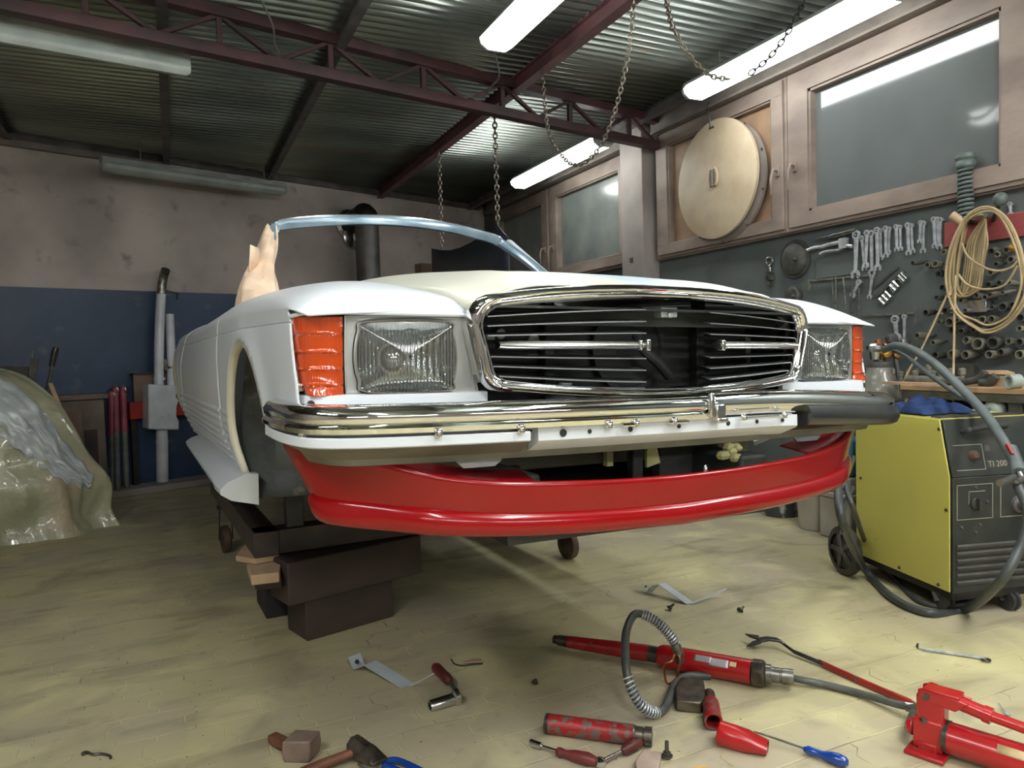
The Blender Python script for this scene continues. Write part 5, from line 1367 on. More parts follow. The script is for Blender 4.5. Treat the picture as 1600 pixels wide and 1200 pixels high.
def TW(px, py, off=.0): return WR(px, py, XT - off)
def nail(mb, p, l=.05): mb.tube([Vector(p) + V(l - .02, 0, 0), Vector(p) - V(.02, 0, 0)], .003, 6)
def wrench(px0, py0, px1, py1, off, label, kind='combi', name='wrench', group='wrenches hanging on the tool wall', wscale=1.0):
    """ring end at (px0, py0), open end at (px1, py1), hanging on a nail in the board"""
    A, B = TW(px0, py0, off), TW(px1, py1, off); d = B - A; L0 = d.length; R = frame(d, (-1, 0, 0))
    r1, r2 = L0 * .075 * wscale + .004, L0 * .085 * wscale + .005; th = .006
    mb = MB(); N_ = 20
    # ring
    G = []
    for (rr, zz) in ((r1, -th), (r1, th), (r1 * .55, th), (r1 * .55, -th)):
        G.append([(r1 * .2 + rr * math.cos(2 * PI * k / N_), rr * math.sin(2 * PI * k / N_), zz) for k in range(N_)])
    mb.grid(G + [G[0]], closed=True)
    w_ = L0 * .028 * wscale + .003
    mb.prism([(r1, -w_ * 1.15, -th * .6), (L0 - r2, -w_ * .9, -th * .6), (L0 - r2, w_ * .9, -th * .6), (r1, w_ * 1.15, -th * .6)], (0, 0, th * 1.2))
    mb.prism([(r1 * 1.3, -w_ * .45, -th * .8), (L0 - r2 * 1.1, -w_ * .4, -th * .8), (L0 - r2 * 1.1, w_ * .4, -th * .8), (r1 * 1.3, w_ * .45, -th * .8)], (0, 0, th * 1.6))
    # open end: a C with jaws
    c = L0 - r2 * .2; pts = []
    for k in range(15):
        a = PI - 2.45 + 2 * 2.45 * k / 14; pts.append((c + r2 * math.cos(a), r2 * math.sin(a), -th * .7))
    pts += [(c + r2 * .55, -r2 * .42, -th * .7), (c - r2 * .15, -r2 * .42, -th * .7), (c - r2 * .38, 0, -th * .7), (c - r2 * .15, r2 * .42, -th * .7), (c + r2 * .55, r2 * .42, -th * .7)]
    if kind == 'combi': mb.prism(pts, (0, 0, th * 1.4))
    else:
        G = []
        for (rr, zz) in ((r2, -th), (r2, th), (r2 * .55, th), (r2 * .55, -th)):
            G.append([(L0 - r2 * .2 + rr * math.cos(2 * PI * k / N_), rr * math.sin(2 * PI * k / N_), zz) for k in range(N_)])
        mb.grid(G + [G[0]], closed=True)
    mb.tube([(r1 * .2, 0, -off - .01), (r1 * .2, 0, .012)], .003, 6)
    o = mb.build(name, 'wrench' if off < .05 else 'wrench', None, ang=35); o.matrix_basis = Matrix.Translation(A) @ R.to_4x4()
    return tag(o, label, 'wrench', group)
ords = ['first', 'second', 'third', 'fourth', 'fifth', 'sixth', 'seventh', 'eighth', 'ninth', 'tenth', 'eleventh', 'twelfth', 'thirteenth', 'fourteenth', 'fifteenth', 'sixteenth', 'seventeenth', 'eighteenth']
wl = [(1338, 365.5, 1336.5, 431, .035), (1347, 372, 1351, 420, .018), (1354.5, 363, 1352.5, 416, .03), (1361.5, 364, 1362.6, 427, .015), (1370, 359, 1371.6, 420, .03), (1375.5, 360, 1376.5, 404, .014), (1383.6, 356, 1384.5, 400, .03), (1389.5, 357, 1388.5, 396, .014), (1400, 353.6, 1401.6, 391, .028), (1406.5, 354, 1407.5, 390, .014), (1418, 351, 1420, 396, .03), (1423.5, 352, 1426.3, 393, .014), (1438.5, 347, 1437, 378, .03), (1442.8, 348, 1442.5, 393, .014), (1459, 342, 1461, 385, .028), (1465, 342, 1466, 384, .016), (1469.5, 343, 1468.5, 387, .03)]
for i, (a, b, c, d, off) in enumerate(wl):
    wrench(a, b, c, d, off, 'chrome spanner hanging in the row under the window, %s from the left' % ords[i] if i else 'largest bright chrome spanner, leftmost of the hanging row under the window', wscale=1.25 if i == 0 else .95)
wrench(1362.6, 432, 1358.5, 465, .014, 'dull old spanner below the hanging row, left of the chrome socket rail')
wrench(1398.6, 497.6, 1401.5, 530, .03, 'ring spanner with a large eye, hanging from the lower rack', wscale=2.4)
wrench(1413, 494, 1413, 532, .03, 'slim spanner right of the large-eyed one on the lower rack')
wrench(1578, 318, 1579, 336, .02, 'short spanner at the right edge above the red plate', wscale=1.6)
wrench(1342, 440, 1332, 462, .03, 'short crooked joint spanner hanging under the largest chrome spanner', wscale=1.8)

def wallpiece(name, fn, label, cat, mt_='dusty', group=None, bevel=0):
    mb = MB(); fn(mb); return tag(mb.build(name, mt_, None, bevel=bevel, ang=40), label, cat, group)
wallpiece('torque_bar', lambda m: (m.tube([TW(1276, 373, .03), TW(1300, 368.5, .03), TW(1302, 368, .03), TW(1339, 359, .03)], [.006, .010, .016, .016], 12), nail(m, TW(1320, 362, .0))), 'long tubular grey bar, uppermost tool left of the spanners', 'bar', 'steel')
wallpiece('locking_pliers', lambda m: (m.tube(catmull([TW(1262, 391, .03), TW(1272, 387, .035), TW(1283, 386, .03)], 5), .011, 8), m.tube(catmull([TW(1283, 386, .03), TW(1300, 381, .03), TW(1322, 377, .03)], 5), .012, 8), m.tube(catmull([TW(1281, 397, .03), TW(1290, 393, .03), TW(1312, 390, .03), TW(1319, 383, .03)], 5), .008, 8), m.box(TW(1318, 380, .03), (.03, .05, .06)), m.tube([TW(1322, 384, .03), TW(1332, 385, .03)], .012, 10), nail(m, TW(1318, 378))), 'chromed locking pliers hanging level, under the long grey bar', 'pliers', 'wrench')
def rack(m, pl, drops, r_=.006):
    m.bar(TW(*pl[0], .02), TW(*pl[1], .02), .010, .016, (1, 0, 0))
    for (a, b, c, d) in drops: m.tube([TW(a, b, .03), TW(c, d, .03)], r_ * .55, 6)
    for t in np.linspace(.1, .9, 5):
        p = TW(pl[0][0] + (pl[1][0] - pl[0][0]) * t, pl[0][1] + (pl[1][1] - pl[0][1]) * t, .0); m.tube([p + V(.01, 0, 0), p - V(.045, 0, 0)], .003, 6)
wallpiece('tool_rack', lambda m: (rack(m, ((1265, 439), (1358, 430)), []), m.bar(TW(1265, 437, .02), TW(1264.5, 454, .02), .014, .014, (1, 0, 0))), 'angled steel strip rack with short hooks, holding thin rods', 'rack')
for i, (a, b, c, d) in enumerate(((1300, 434, 1303, 478), (1305.5, 433, 1306, 480), (1317, 433, 1322, 482), (1342, 450, 1342, 492), (1335, 466, 1331, 488))):
    wallpiece('steel_rod', lambda m: (m.tube([TW(a, b, .04), TW(c, d, .04)], .0045, 8), m.tube([TW(a, b + 1, .04), TW(a, b + 1, .01)], .003, 6)), 'thin steel rod hanging from the upper rack, %s from the left' % ords[i], 'rod', 'steel', 'thin rods on the upper rack')
wallpiece('tool_rack', lambda m: rack(m, ((1345, 493), (1430, 489)), [(1430, 478, 1430, 505)]), 'lower horizontal steel rack with hooks, above the large-eyed spanner', 'rack')
wallpiece('drill_bit', lambda m: m.tube([TW(1333, 445, .03), TW(1330, 490, .03)], .009, 8), 'dark twisted drill hanging left of the dull old spanner', 'drill', 'dusty2')
wallpiece('grey_sheet', lambda m: m.prism([TW(1275, 407, .001), TW(1335, 398, .001), TW(1335, 428, .001), TW(1276, 436, .001)], (-.004, 0, 0)), 'thin grey sheet panel fixed behind the upper rack', 'panel', 'toolwall')
# socket rail
e = empty('socket_rail', TW(1395, 440, .0), 'slanted dark rail with nine chrome sockets in three clusters', 'socket rail')
q0 = e.matrix_basis.inverted()
MB().bar(q0 @ TW(1367, 464, .012), q0 @ TW(1413, 424, .012), .02, .012, (1, 0, 0)).build('rail', 'dusty2', e)
MB().bar(q0 @ TW(1366, 450, .012), q0 @ TW(1404, 417, .012), .012, .008, (1, 0, 0)).build('rail', 'dusty2', e)
for (a, b) in ((1378, 472), (1383, 466.5), (1388, 461), (1395, 450.5), (1400, 445), (1409, 436), (1413, 431.5)):
    c = q0 @ TW(a, b, .018)
    dd = (TW(a - 4, b - 4, .018) - TW(a + 4, b + 4, .018)).normalized()
    MB().lathe(c + dd * .0, dd, [(-.026, .012), (-.024, .014), (-.004, .014), (-.002, .011), (.002, .011), (.004, .014), (.024, .014), (.026, .012)], 14).build('socket', 'chrome', e)
# discs
def disc(px, py, r_, prof, mt_, label):
    e = MB().lathe(TW(px, py, .0), (-1, 0, 0), [(0, r_), (.008, r_)] + prof, 40)
    e.lathe(TW(px, py, prof[-1][0] - .001), (-1, 0, 0), [(0, .012), (.012, .011), (.016, .006)], 12)
    tag(e.build('wall_disc', mt_), label, 'disc')
disc(1243, 405, .125, [(.009, .105), (.022, .100), (.030, .085), (.036, .04)], 'dusty2', 'large stepped grinding disc hung on the tool wall, left of the pliers')
disc(1240, 463, .075, [(.010, .06), (.02, .05), (.024, .02)], 'dusty2', 'smaller disc low on the tool wall, just above the car wing')
def hook(m):
    c = TW(1202, 409, .02)
    m.tube([c + V(0, .028 * math.cos(a), .028 * math.sin(a)) for a in np.linspace(0, 2 * PI, 20)[:-1]], .008, 8, closed=True)
    m.tube([c - V(0, 0, .028), TW(1203, 425, .02)], .010, 8); m.box(TW(1203, 432, .02), (.03, .05, .05)); m.tube(catmull([TW(1202, 437, .02), TW(1200, 442, .02), TW(1203, 447, .02), TW(1206, 442, .02)], 5), .008, 8); nail(m, c + V(.0, 0, .02))
wallpiece('swivel_hook', hook, 'small ring and hook hanging left of the large disc', 'hook', 'steel')

# sockets pushed on pegs all over the right half of the board
SK = [(825, 360, 13, 1.6), (925, 375, 19, 1), (980, 365, 20, 1.6), (1075, 345, 22, 1), (1055, 395, 18, 1), (1005, 435, 20, .8), (1040, 285, 16, 1.3), (1030, 530, 18, 1), (990, 600, 14, 1.6), (1370, 280, 22, 1), (1412, 300, 16, .8), (1472, 270, 18, .8), (1505, 335, 18, .9), (1362, 425, 18, .8), (1405, 368, 14, .8), (1490, 495, 16, 1), (1425, 498, 14, .8), (1350, 510, 18, .8), (1265, 525, 22, .6), (1265, 585, 17, 1), (1325, 597, 14, 1.2), (1360, 580, 15, 1.8), (1450, 567, 10, 2), (1570, 560, 16, 1), (1375, 668, 12, 1.5), (1450, 665, 24, 1), (1520, 655, 20, 1.3), (1570, 740, 24, 1), (1050, 690, 20, .8), (915, 705, 20, 1.2), (1080, 770, 26, 1), (1240, 755, 20, .9), (1305, 755, 22, 1), (1370, 750, 22, .9), (1095, 825, 22, 1), (1160, 835, 18, 1.4), (1245, 825, 16, 1), (1310, 830, 20, .8), (1565, 815, 16, 1.3), (855, 865, 20, 2), (965, 915, 16, 1.5), (1195, 895, 22, 1.3), (1275, 920, 34, 1.1), (1380, 915, 34, 1.1), (1490, 905, 18, 1), (1565, 910, 22, 1.1), (980, 1000, 22, 1.2), (1095, 995, 28, 1.1), (1190, 998, 26, 1.3), (1355, 995, 22, 1.7), (1435, 980, 20, 1.9), (1565, 995, 24, 1.4), (1130, 755, 15, 1), (1190, 690, 13, 1), (1010, 770, 13, 1), (1160, 620, 14, 1)]
SK.sort(key=lambda s: (round(s[1] / 85), s[0]))
rows = {}
for s_ in SK: rows.setdefault(round(s_[1] / 85), []).append(s_)
for ri, (rk, lst) in enumerate(sorted(rows.items())):
    for ki, (cx, cy, r_, ln) in enumerate(lst):
        px, py = 1240 + cx / 4.444, 330 + cy / 4.444
        rr = r_ * .00088 + .001; L0 = .05 * ln + .02
        off = L0 + .02; P = TW(px, py, off)
        dn = V(-1, .10 * math.sin(cx), .10 * math.sin(cy * 3)).normalized()
        e = empty('tool_socket', P - dn * L0, '%s dusty socket on a wall peg, %s row from the top, %s from the left' % ('wide' if r_ > 24 else ('long' if ln > 1.45 else ('small' if r_ < 17 else 'plain')), ords[ri], ords[ki]), 'socket', 'sockets pushed on wall pegs')
        MB().lathe(V(0, 0, 0), dn, [(0, rr * .72), (.004, rr * .8), (L0 * .35, rr * .82), (L0 * .5, rr), (L0 - .003, rr), (L0, rr * .94), (L0, rr * .70), (L0 * .7, rr * .68), (L0 * .7, rr * .1)], 16, cap=False).build('shell', 'dusty' if (cx * 7 + cy) % 3 else 'dusty2', e, ang=50)
        MB().lathe(dn * (L0 * .72), dn, [(0, rr * .5), (.002, rr * .5)], 10).tube([V(XT - (P - dn * L0).x + .005, 0, 0), dn * (L0 * .3)], .004, 6).build('peg', 'bore', e)

# spring strut
p = TW(1509, 345, .08); e = empty('coil_spring', p, 'tall dusty grey coil spring with a capped top, standing above the red plate', 'spring')
p1 = TW(1508, 250, .08) - p; hgt = p1.z
pts = [V(.030 * math.cos(a), .030 * math.sin(a), hgt * .86 * a / (2 * PI * 12)) for a in np.linspace(0, 2 * PI * 12, 200)]
MB().tube(pts, .008, 8).build('coil', 'springpaint', e)
MB().tube([V(0, 0, -.02), V(0, 0, hgt)], .018, 12).build('core', 'dusty2', e)
MB().lathe((0, 0, hgt * .86), (0, 0, 1), [(0, .036), (.01, .044), (.03, .044), (.036, .040), (.05, .048), (.068, .046), (.075, .03)], 24).build('cap', 'springpaint', e)
MB().bar(V(0, 0, -.005), V(.09, 0, -.005), .05, .012).build('foot_bracket', 'dusty2', e)
# knobbed lever
p = TW(1545, 348, .03)
e = empty('knob_lever', p, 'steel lever with a large round grey knob, sticking out above the cable coil', 'lever')
MB().tube([V(.03, 0, 0), TW(1561, 318, .14) - p], [.012, .009], 10).build('rod', 'dusty2', e)
MB().sphere(TW(1563, 311, .15) - p, .032, 18).build('knob', 'springpaint', e)
# red plate the coil hangs from
o = MB().prism([TW(1480, 349, .0), TW(1610, 330, .0), TW(1610, 368, .0), TW(1480, 387, .0)], (-.025, 0, 0)).build('red_plate', 'redplate', None, bevel=.003)
tag(o, 'faded red steel plate on the tool wall behind the hanging beige cable', 'plate')
# spray gun
e = empty('spray_gun', TW(1510, 480, .04), 'pale silver spray gun pointing left, hanging among the sockets', 'spray gun')
q0 = e.matrix_basis.inverted()
MB().tube([q0 @ TW(1466, 492, .05), q0 @ TW(1478, 490, .05), q0 @ TW(1486, 486, .05), q0 @ TW(1500, 484, .05)], [.006, .010, .022, .026], 14).build('nozzle', 'chromesat', e)
MB().box(q0 @ TW(1520, 479, .05), (.04, .16, .062)).box(q0 @ TW(1545, 483, .05), (.02, .06, .012)).tube([q0 @ TW(1515, 479, .04), q0 @ TW(1515, 479, -.02)], .004, 6).build('body', 'chromesat', e, bevel=.006)
# hanging beige cable: coil, loose loops, plugs and the two falling ends
e = empty('cable_coil', TW(1545, 340, .06), 'beige cable hung as a big tangled coil over the red plate', 'cable')
q0 = e.matrix_basis.inverted(); random.seed(21)
def CT(px, py, off): return q0 @ TW(px, py, off)
for k in range(9):                                   # tight bundle on the left
    j = lambda s=2.0: random.uniform(-s, s); off = .07 + .012 * (k % 4)
    xl = 1485 + k * 1.6; xr = 1508 + k * 3.6
    P = [CT(1533 + j(), 336 + j(1), off), CT(1512 + j(), 345, off), CT(xl + 6 + j(), 385 + j(), off), CT(xl - 1 + j(1), 430, off), CT(xl + 1, 452 + j(), off), CT(xl + 12, 462 + j(3), off), CT(xr - 6, 450 + j(), off), CT(xr, 415 + j(), off), CT(xr + 6, 375, off), CT(1538 + j(), 342, off)]
    MB().tube(catmull(P, 6, True), .0052, 7, closed=True).build('loop', 'rope', e)
for k, (lx, bx, by, rx, ry, ty) in enumerate(((1481, 1543, 516, 1601, 440, 326), (1484, 1545, 508, 1596, 430, 330), (1478, 1545, 520, 1604, 445, 323))):
    off = .13 + .02 * k
    P = [CT(1540, ty, off), CT(1508, ty + 18, off), CT(lx + 6, 390, off), CT(lx, 440, off), CT(lx + 14, 486, off), CT(bx - 22, by - 8, off), CT(bx, by, off), CT(bx + 30, by - 14, off), CT(rx - 4, ry + 30, off), CT(rx, ry, off), CT(rx - 10, 385, off), CT(rx - 32, 340, off)]
    MB().tube(catmull(P, 6, True), .0056, 7, closed=True).build('loop', 'rope', e)
MB().tube(catmull([CT(1503, 380, .15), CT(1512, 400, .16), CT(1538, 418, .16), CT(1560, 423, .16), CT(1580, 418, .15), CT(1590, 408, .14)], 6), .0052, 7).build('loose_end', 'rope', e)
MB().tube(catmull([CT(1497, 428, .15), CT(1512, 445, .16), CT(1540, 452, .16), CT(1570, 445, .16), CT(1590, 415, .15)], 6), .0052, 7).build('loose_end', 'rope', e)
MB().tube(catmull([CT(1493, 430, .16), CT(1491, 520, .17), CT(1490, 570, .20), CT(1489, 640, .30)], 6), .0058, 7).build('falling_end', 'rope', e)
MB().tube(catmull([CT(1486, 448, .16), CT(1470, 482, .18), CT(1440, 545, .22), CT(1422, 575, .24), CT(1410, 600, .26)], 6), .0052, 7).build('falling_end', 'rope', e)
MB().tube([CT(1487, 336, .12), CT(1506, 348, .10)], .022, 12).build('plug', 'rawboard', e)
MB().tube([CT(1578, 385, .13), CT(1592, 391, .12)], .018, 12).build('plug', 'brass', e)
MB().tube([CT(1487, 452, .15), CT(1484, 462, .16)], .010, 10).build('plug', 'rawboard', e)
MB().tube([CT(1540, 336, .25), CT(1540, 338, -.01)], .010, 8).build('hook', 'dusty2', e)
# small block sitting on the sill of the far window, seen over the bonnet
p = WR(996, 412, 3.60)
tag(MB().lathe((p.x - .02, p.y, 1.862), (0, 0, 1), [(0, .05), (.03, .05), (.04, .035), (.09, .03), (.10, .02)], 16).build('sill_jar', 'rubwheel'), 'small brown jar on the far window sill, seen over the bonnet', 'jar')
# ================================================================== TOOLS ON THE FLOOR
M['redtool'] = mat('chipped_red_paint', S(160, 24, 28), S(138, 20, 24), 9, .32, coat=.3, c3=S(92, 82, 76), s3=34, lo3=.62, hi3=.68, bump=.1)
M['redworn'] = mat('very_worn_red_paint', S(158, 30, 32), S(134, 26, 28), 9, .4, c3=S(98, 86, 78), s3=42, lo3=.50, hi3=.56, bump=.1)
M['redclean'] = mat('red_tool_paint', S(172, 20, 26), S(152, 18, 22), 4, .3, coat=.4)
M['oldsteel'] = mat('oily_steel', S(112, 104, 94), S(72, 66, 60), 22, .35, .75, bump=.1)
M['brownhandle'] = mat('red_brown_plastic', S(110, 44, 42), S(80, 36, 34), 14, .4)
M['woodhandle'] = mat('oiled_wood', S(124, 78, 56), S(88, 56, 42), 8, .5, stretch=(1, 4, 4), bump=.1)
M['oldwood'] = mat('grey_old_wood', S(128, 108, 94), S(98, 82, 72), 10, .7, bump=.3, bscale=40)
M['blueplastic'] = mat('blue_handle', S(20, 66, 150), S(16, 54, 128), 6, .25, coat=.5)
M['hose'] = mat('grey_hose', S(88, 92, 88), S(66, 70, 66), 14, .4)
M['stripgrey'] = mat('grey_blue_bracket_paint', S(182, 188, 192), S(158, 164, 168), 9, .45)
M['label'] = mat('silver_sticker', S(190, 190, 192), S(160, 160, 164), 20, .35, .3)
M['cream2'] = mat('cream_sticker', S(206, 190, 140), S(180, 160, 120), 20, .5)
M['yellowtool'] = mat('orange_yellow_plastic', S(224, 160, 24), None, rough=.35, coat=.3)
M['stone'] = mat('pinkish_stone', S(176, 154, 140), S(150, 130, 118), 12, .8, bump=.3)
M['boltsteel'] = mat('grey_bolt', S(96, 96, 92), S(66, 66, 64), 20, .4, .7)

def F(px, py, z=0.0): return FL(px, py, z)
def strip(mb, pts, wd, th, dirw):
    """flat bent strip through pts"""
    dw = Vector(dirw).normalized() * wd / 2; G = []
    for i, p in enumerate(pts):
        p = Vector(p); d = (Vector(pts[min(i + 1, len(pts) - 1)]) - Vector(pts[max(i - 1, 0)])).normalized(); n = dw.normalized().cross(d).normalized() * th / 2
        G.append([p - dw - n, p + dw - n, p + dw + n, p - dw + n])
    mb.grid(G, closed=True); mb.add(G[0], [(0, 1, 2, 3)]); mb.add(G[-1], [(0, 1, 2, 3)]); return mb
# bent steel brackets
def bracket(a, b, c, d, e_, wdir, label, wd=.045):
    mb = MB(); strip(mb, [a, b], wd, .0035, wdir); strip(mb, [b, c, d], wd, .0035, wdir)
    strip(mb, [d, e_], .012, .003, wdir)
    o = mb.build('bent_bracket', 'stripgrey', None, ang=20); tag(o, label, 'bracket'); return o
a, b, c, d = F(560, 1030, .035), F(568, 1043, .004), F(577, 1033, .040), F(640, 1074, .004)
wv = (F(586, 1030, .04) - F(566, 1038, .04)).normalized()
mb = MB(); strip(mb, [F(553, 1024, .035), F(561, 1042, .003)], .052, .003, wv); strip(mb, [F(562, 1042, .003), F(578, 1036, .038), F(638, 1072, .004)], .052, .003, wv); mb.tube([F(640, 1072, .005), F(664, 1060, .035), F(678, 1052, .045)], .0025, 6)
o = mb.build('bent_bracket', 'stripgrey', None, ang=20)
tag(o, 'bent grey steel strip bracket on the floor in front of the timber stack', 'bracket')
MB().lathe(F(558, 1034, .022), (-.3, -.7, .5), [(-.001, .008), (.003, .008)], 16).build('bolt_hole', 'bore', o).parent = o
mb = MB(); strip(mb, [F(1004, 910, .05), F(1013, 925, .004)], .045, .003, (.6, .8, 0)); strip(mb, [F(1014, 925, .004), F(1026, 913, .058), F(1034, 912, .058), F(1078, 943, .004)], .040, .003, F(1041, 927) - F(1025, 930)); strip(mb, [F(1080, 943, .004), F(1135, 920, .045)], .014, .003, (.4, .9, .0))
o = mb.build('bent_bracket', 'stripgrey', None, ang=20)
tag(o, 'bent grey steel strip bracket on the floor near the welding machine, under the spoiler', 'bracket')
MB().lathe(F(1008, 917, .03), (-.3, -.8, .4), [(-.001, .007), (.003, .007)], 14).build('slot_hole', 'bore', o)

def bolt(px, py, label, r_=.009, up=(0.2, -.3, .9), l=.03, name='loose_bolt'):
    p = F(px, py, .008); mb = MB().lathe(p, up, [(0, r_ * 1.5), (.003, r_ * 1.5), (.003, r_), (.011, r_), (.011, r_ * .55), (.011 + l, r_ * .5)], 6 if name == 'nut' else 12)
    return tag(mb.build(name, 'boltsteel', None, ang=30), label, 'bolt')
bolt(1045, 951, 'small dark bolt on the floor just below the right bent bracket', .010, (.6, -.3, .6), .02)
bolt(1156, 954, 'small dark bolt lying alone between bracket and welding machine', .010, (.9, .2, .35), .018)
bolt(1042, 1181, 'grey flanged bolt standing head down, at the bottom centre', .011, (.05, .05, 1), .030)
bolt(836, 1067, 'tiny grey nut alone on the floor left of the hose loop', .007, (.1, -.2, .9), .004)

# ratchet with red handle and a long socket
e = empty('ratchet', F(705, 1085), 'red-handled ratchet with a long chrome socket, lying right of the bent bracket', 'ratchet')
q = lambda px, py, z: F(px, py, z) - F(705, 1085)
hp0, hp1 = q(680, 1042, .030), q(704, 1066, .022)
MB().tube([hp0 + (hp1 - hp0) * t for t in (0, .08, .3, .5, .7, .9, 1.0)], [.012, .019, .019, .017, .019, .017, .010], 14).build('handle', 'brownhandle', e)
MB().tube([hp0 - (hp1 - hp0) * .02, hp0 + (hp1 - hp0) * .14], [.014, .0192], 12).build('handle_cap', 'redclean', e)
MB().tube([hp1, q(711, 1080, .022)], [.007, .008], 10).build('shank', 'steel', e)
ax = (q(676, 1104, .017) - q(714, 1092, .020)).normalized()
MB().lathe(q(717, 1088, .020), ax, [(0, .022), (.004, .028), (.018, .029), (.026, .018)], 24).build('head', 'chromesat', e)
MB().lathe(q(712, 1091, .019), ax, [(0, .018), (.002, .019), (.088, .019), (.091, .018), (.091, .013), (.05, .013)], 20, cap=False).build('socket', 'chromesat', e)

tag(MB().tube(catmull([F(705, 1030, .004), F(710, 1037, .004), F(722, 1040, .004), F(740, 1038, .006), F(754, 1037, .005)], 6), .0028, 6).build('bent_wire', 'blacksteel'), 'thin dark bent wire on the floor above the red ratchet', 'wire')
tag(MB().prism([F(722, 1036, .006), F(736, 1031, .006), (F(752, 1030, .006)), F(753, 1035, .006), F(735, 1036, .006)], (0, 0, .004)).build('wood_sliver', 'rawboard'), 'small yellow wood sliver lying beside the dark bent wire', 'sliver')
tag(MB().tube(catmull([F(128, 1179, .004), F(136, 1176, .004), F(146, 1179, .004), F(158, 1178, .004), F(171, 1181, .003), F(173, 1185, .003)], 6), [.006, .006, .007, .007, .006, .006, .005, .005, .004, .004] + [.004] * 21, 6).build('dark_scrap', 'boltsteel'), 'small dark curled scrap on the floor at the bottom left', 'scrap')

# hammers
def hammer_head(mb, c, ax_, up, L0, w_, h_):
    x = Vector(ax_).normalized(); z = (Vector(up) - x * Vector(up).dot(x)).normalized(); y = z.cross(x); G = []
    for (t, a, b, dz) in ((-.5, .86, .86, 0), (-.47, 1, 1, 0), (-.15, 1, 1, 0), (-.05, .92, .92, 0), (.12, .98, 1, 0), (.5, .96, .18, 0)):
        ring = []
        for k in range(8):
            an = PI / 8 + k * PI / 4; ring.append(c + x * (t * L0) + y * (math.cos(an) * w_ * .56 * a) + z * (math.sin(an) * h_ * .56 * b + dz))
        G.append(ring)
    mb.grid(G, closed=True).add(G[0], [tuple(range(8))]).add(G[-1], [tuple(range(8))]); return mb
e = empty('hammer', F(560, 1180), 'steel hammer with brown wooden handle, cross peen head resting at the bottom', 'hammer')
q = lambda px, py, z: F(px, py, z) - F(560, 1180)
hc = q(573, 1177, .032); hammer_head(MB(), hc, q(601, 1187, .03) - q(548, 1152, .034), (0, 0, 1), .13, .052, .056).build('head', 'oldsteel', e, bevel=.002)
MB().tube([q(568, 1170, .030), q(545, 1178, .028), q(500, 1195, .022), q(455, 1215, .018), q(410, 1238, .018)], [.011, .012, .014, .015, .016], 14).build('handle', 'woodhandle', e)
e = empty('mallet', F(470, 1190), 'old grey-brown wooden mallet with stubby brown handle, left of the steel hammer', 'mallet')
q = lambda px, py, z: F(px, py, z) - F(470, 1190)
fx = (F(500, 1175) - F(455, 1175)).normalized(); fy = V(-fx.y, fx.x, 0)
c = F(470, 1184) - F(470, 1190)
P = []
for (s_, z_, k_) in ((0, 0, .95), (0, .030, 1.06), (0, .062, 1.0)):
    P.append([c + fx * (-.042 * k_) + fy * (-.028 * k_) + V(0, 0, z_), c + fx * (.036 * k_) + fy * (-.030 * k_) + V(0, 0, z_), c + fx * (.048 * k_) + fy * (.035 * k_) + V(0, 0, z_), c + fx * (-.028 * k_) + fy * (.042 * k_) + V(0, 0, z_)])
MB().grid(P, closed=True).add(P[0], [(0, 1, 2, 3)]).add(P[-1], [(0, 1, 2, 3)]).build('head', 'oldwood', e, bevel=.004)
MB().bar(c - fx * .03 + V(0, .012, .030), q(425, 1152, .024) + V(0, 0, 0), .032, .026).build('handle', 'woodhandle', e, bevel=.005)
# blue pliers at the bottom edge
e = empty('pliers', F(600, 1195), 'pliers with blue handles, cut off by the bottom edge beside the hammer', 'pliers')
q = lambda px, py, z: F(px, py, z) - F(600, 1195)
MB().tube([q(562, 1187, .012), q(575, 1186, .014), q(598, 1192, .014)], [.006, .010, .016], 10).tube([q(560, 1193, .012), q(575, 1196, .014), q(598, 1196, .014)], [.005, .009, .014], 10).lathe(q(596, 1194, .004), (0, 0, 1), [(0, .014), (.02, .014)], 14).build('jaws', 'steel', e)
MB().tube(catmull([q(600, 1190, .014), q(620, 1188, .014), q(645, 1198, .012), q(680, 1215, .012)], 5), .009, 10).build('blue_handle', 'blueplastic', e)
MB().tube(catmull([q(600, 1196, .014), q(620, 1203, .014), q(645, 1216, .012), q(670, 1235, .012)], 5), .009, 10).build('blue_handle', 'blueplastic', e)

# ---- hydraulic ram with hose
O = F(1050, 1060); q = lambda px, py, z: F(px, py, z) - O
e = empty('hydraulic_ram', O, 'long red hydraulic ram with a spring-wrapped hose standing in a loop', 'hydraulic ram')
a, b, m_ = q(868, 1002, .036), q(1240, 1072, .046), q(1025, 1036, .042)
d1 = (b - a).normalized()
A0 = q(866, 999, .034); A1 = q(888, 1003, .036); A2 = q(1014, 1021, .041); A3 = q(1030, 1024, .042); A4 = q(1175, 1050, .044); A5 = q(1196, 1053, .044); A6 = q(1240, 1058, .044)
MB().tube([A0, A0.lerp(A1, .3), A0.lerp(A1, .32), A1], [.016, .017, .020, .021], 20).build('threaded_end', 'oldsteel', e)
MB().tube([A1, A1.lerp(A2, .6), A2], [.022, .028, .030], 24).build('extension_tube', 'redtool', e)
MB().tube([A2, A3], [.029, .029], 20).build('sleeve', 'oldsteel', e)
MB().tube([A3, A3.lerp(A4, .04), A3.lerp(A4, .2), A4], [.034, .040, .0405, .0405], 28).build('cylinder', 'redclean', e)
MB().tube([A4, A4.lerp(A5, .15), A4.lerp(A5, .8), A5], [.041, .044, .044, .037], 28).build('collar', 'oldsteel', e)
MB().tube([A5, A5.lerp(A6, .2), A5.lerp(A6, .21), A5.lerp(A6, .5), A5.lerp(A6, .52), A5.lerp(A6, .56), A5.lerp(A6, .58), A6], [.032, .032, .025, .025, .022, .022, .025, .025], 24).build('plunger', 'steel', e)
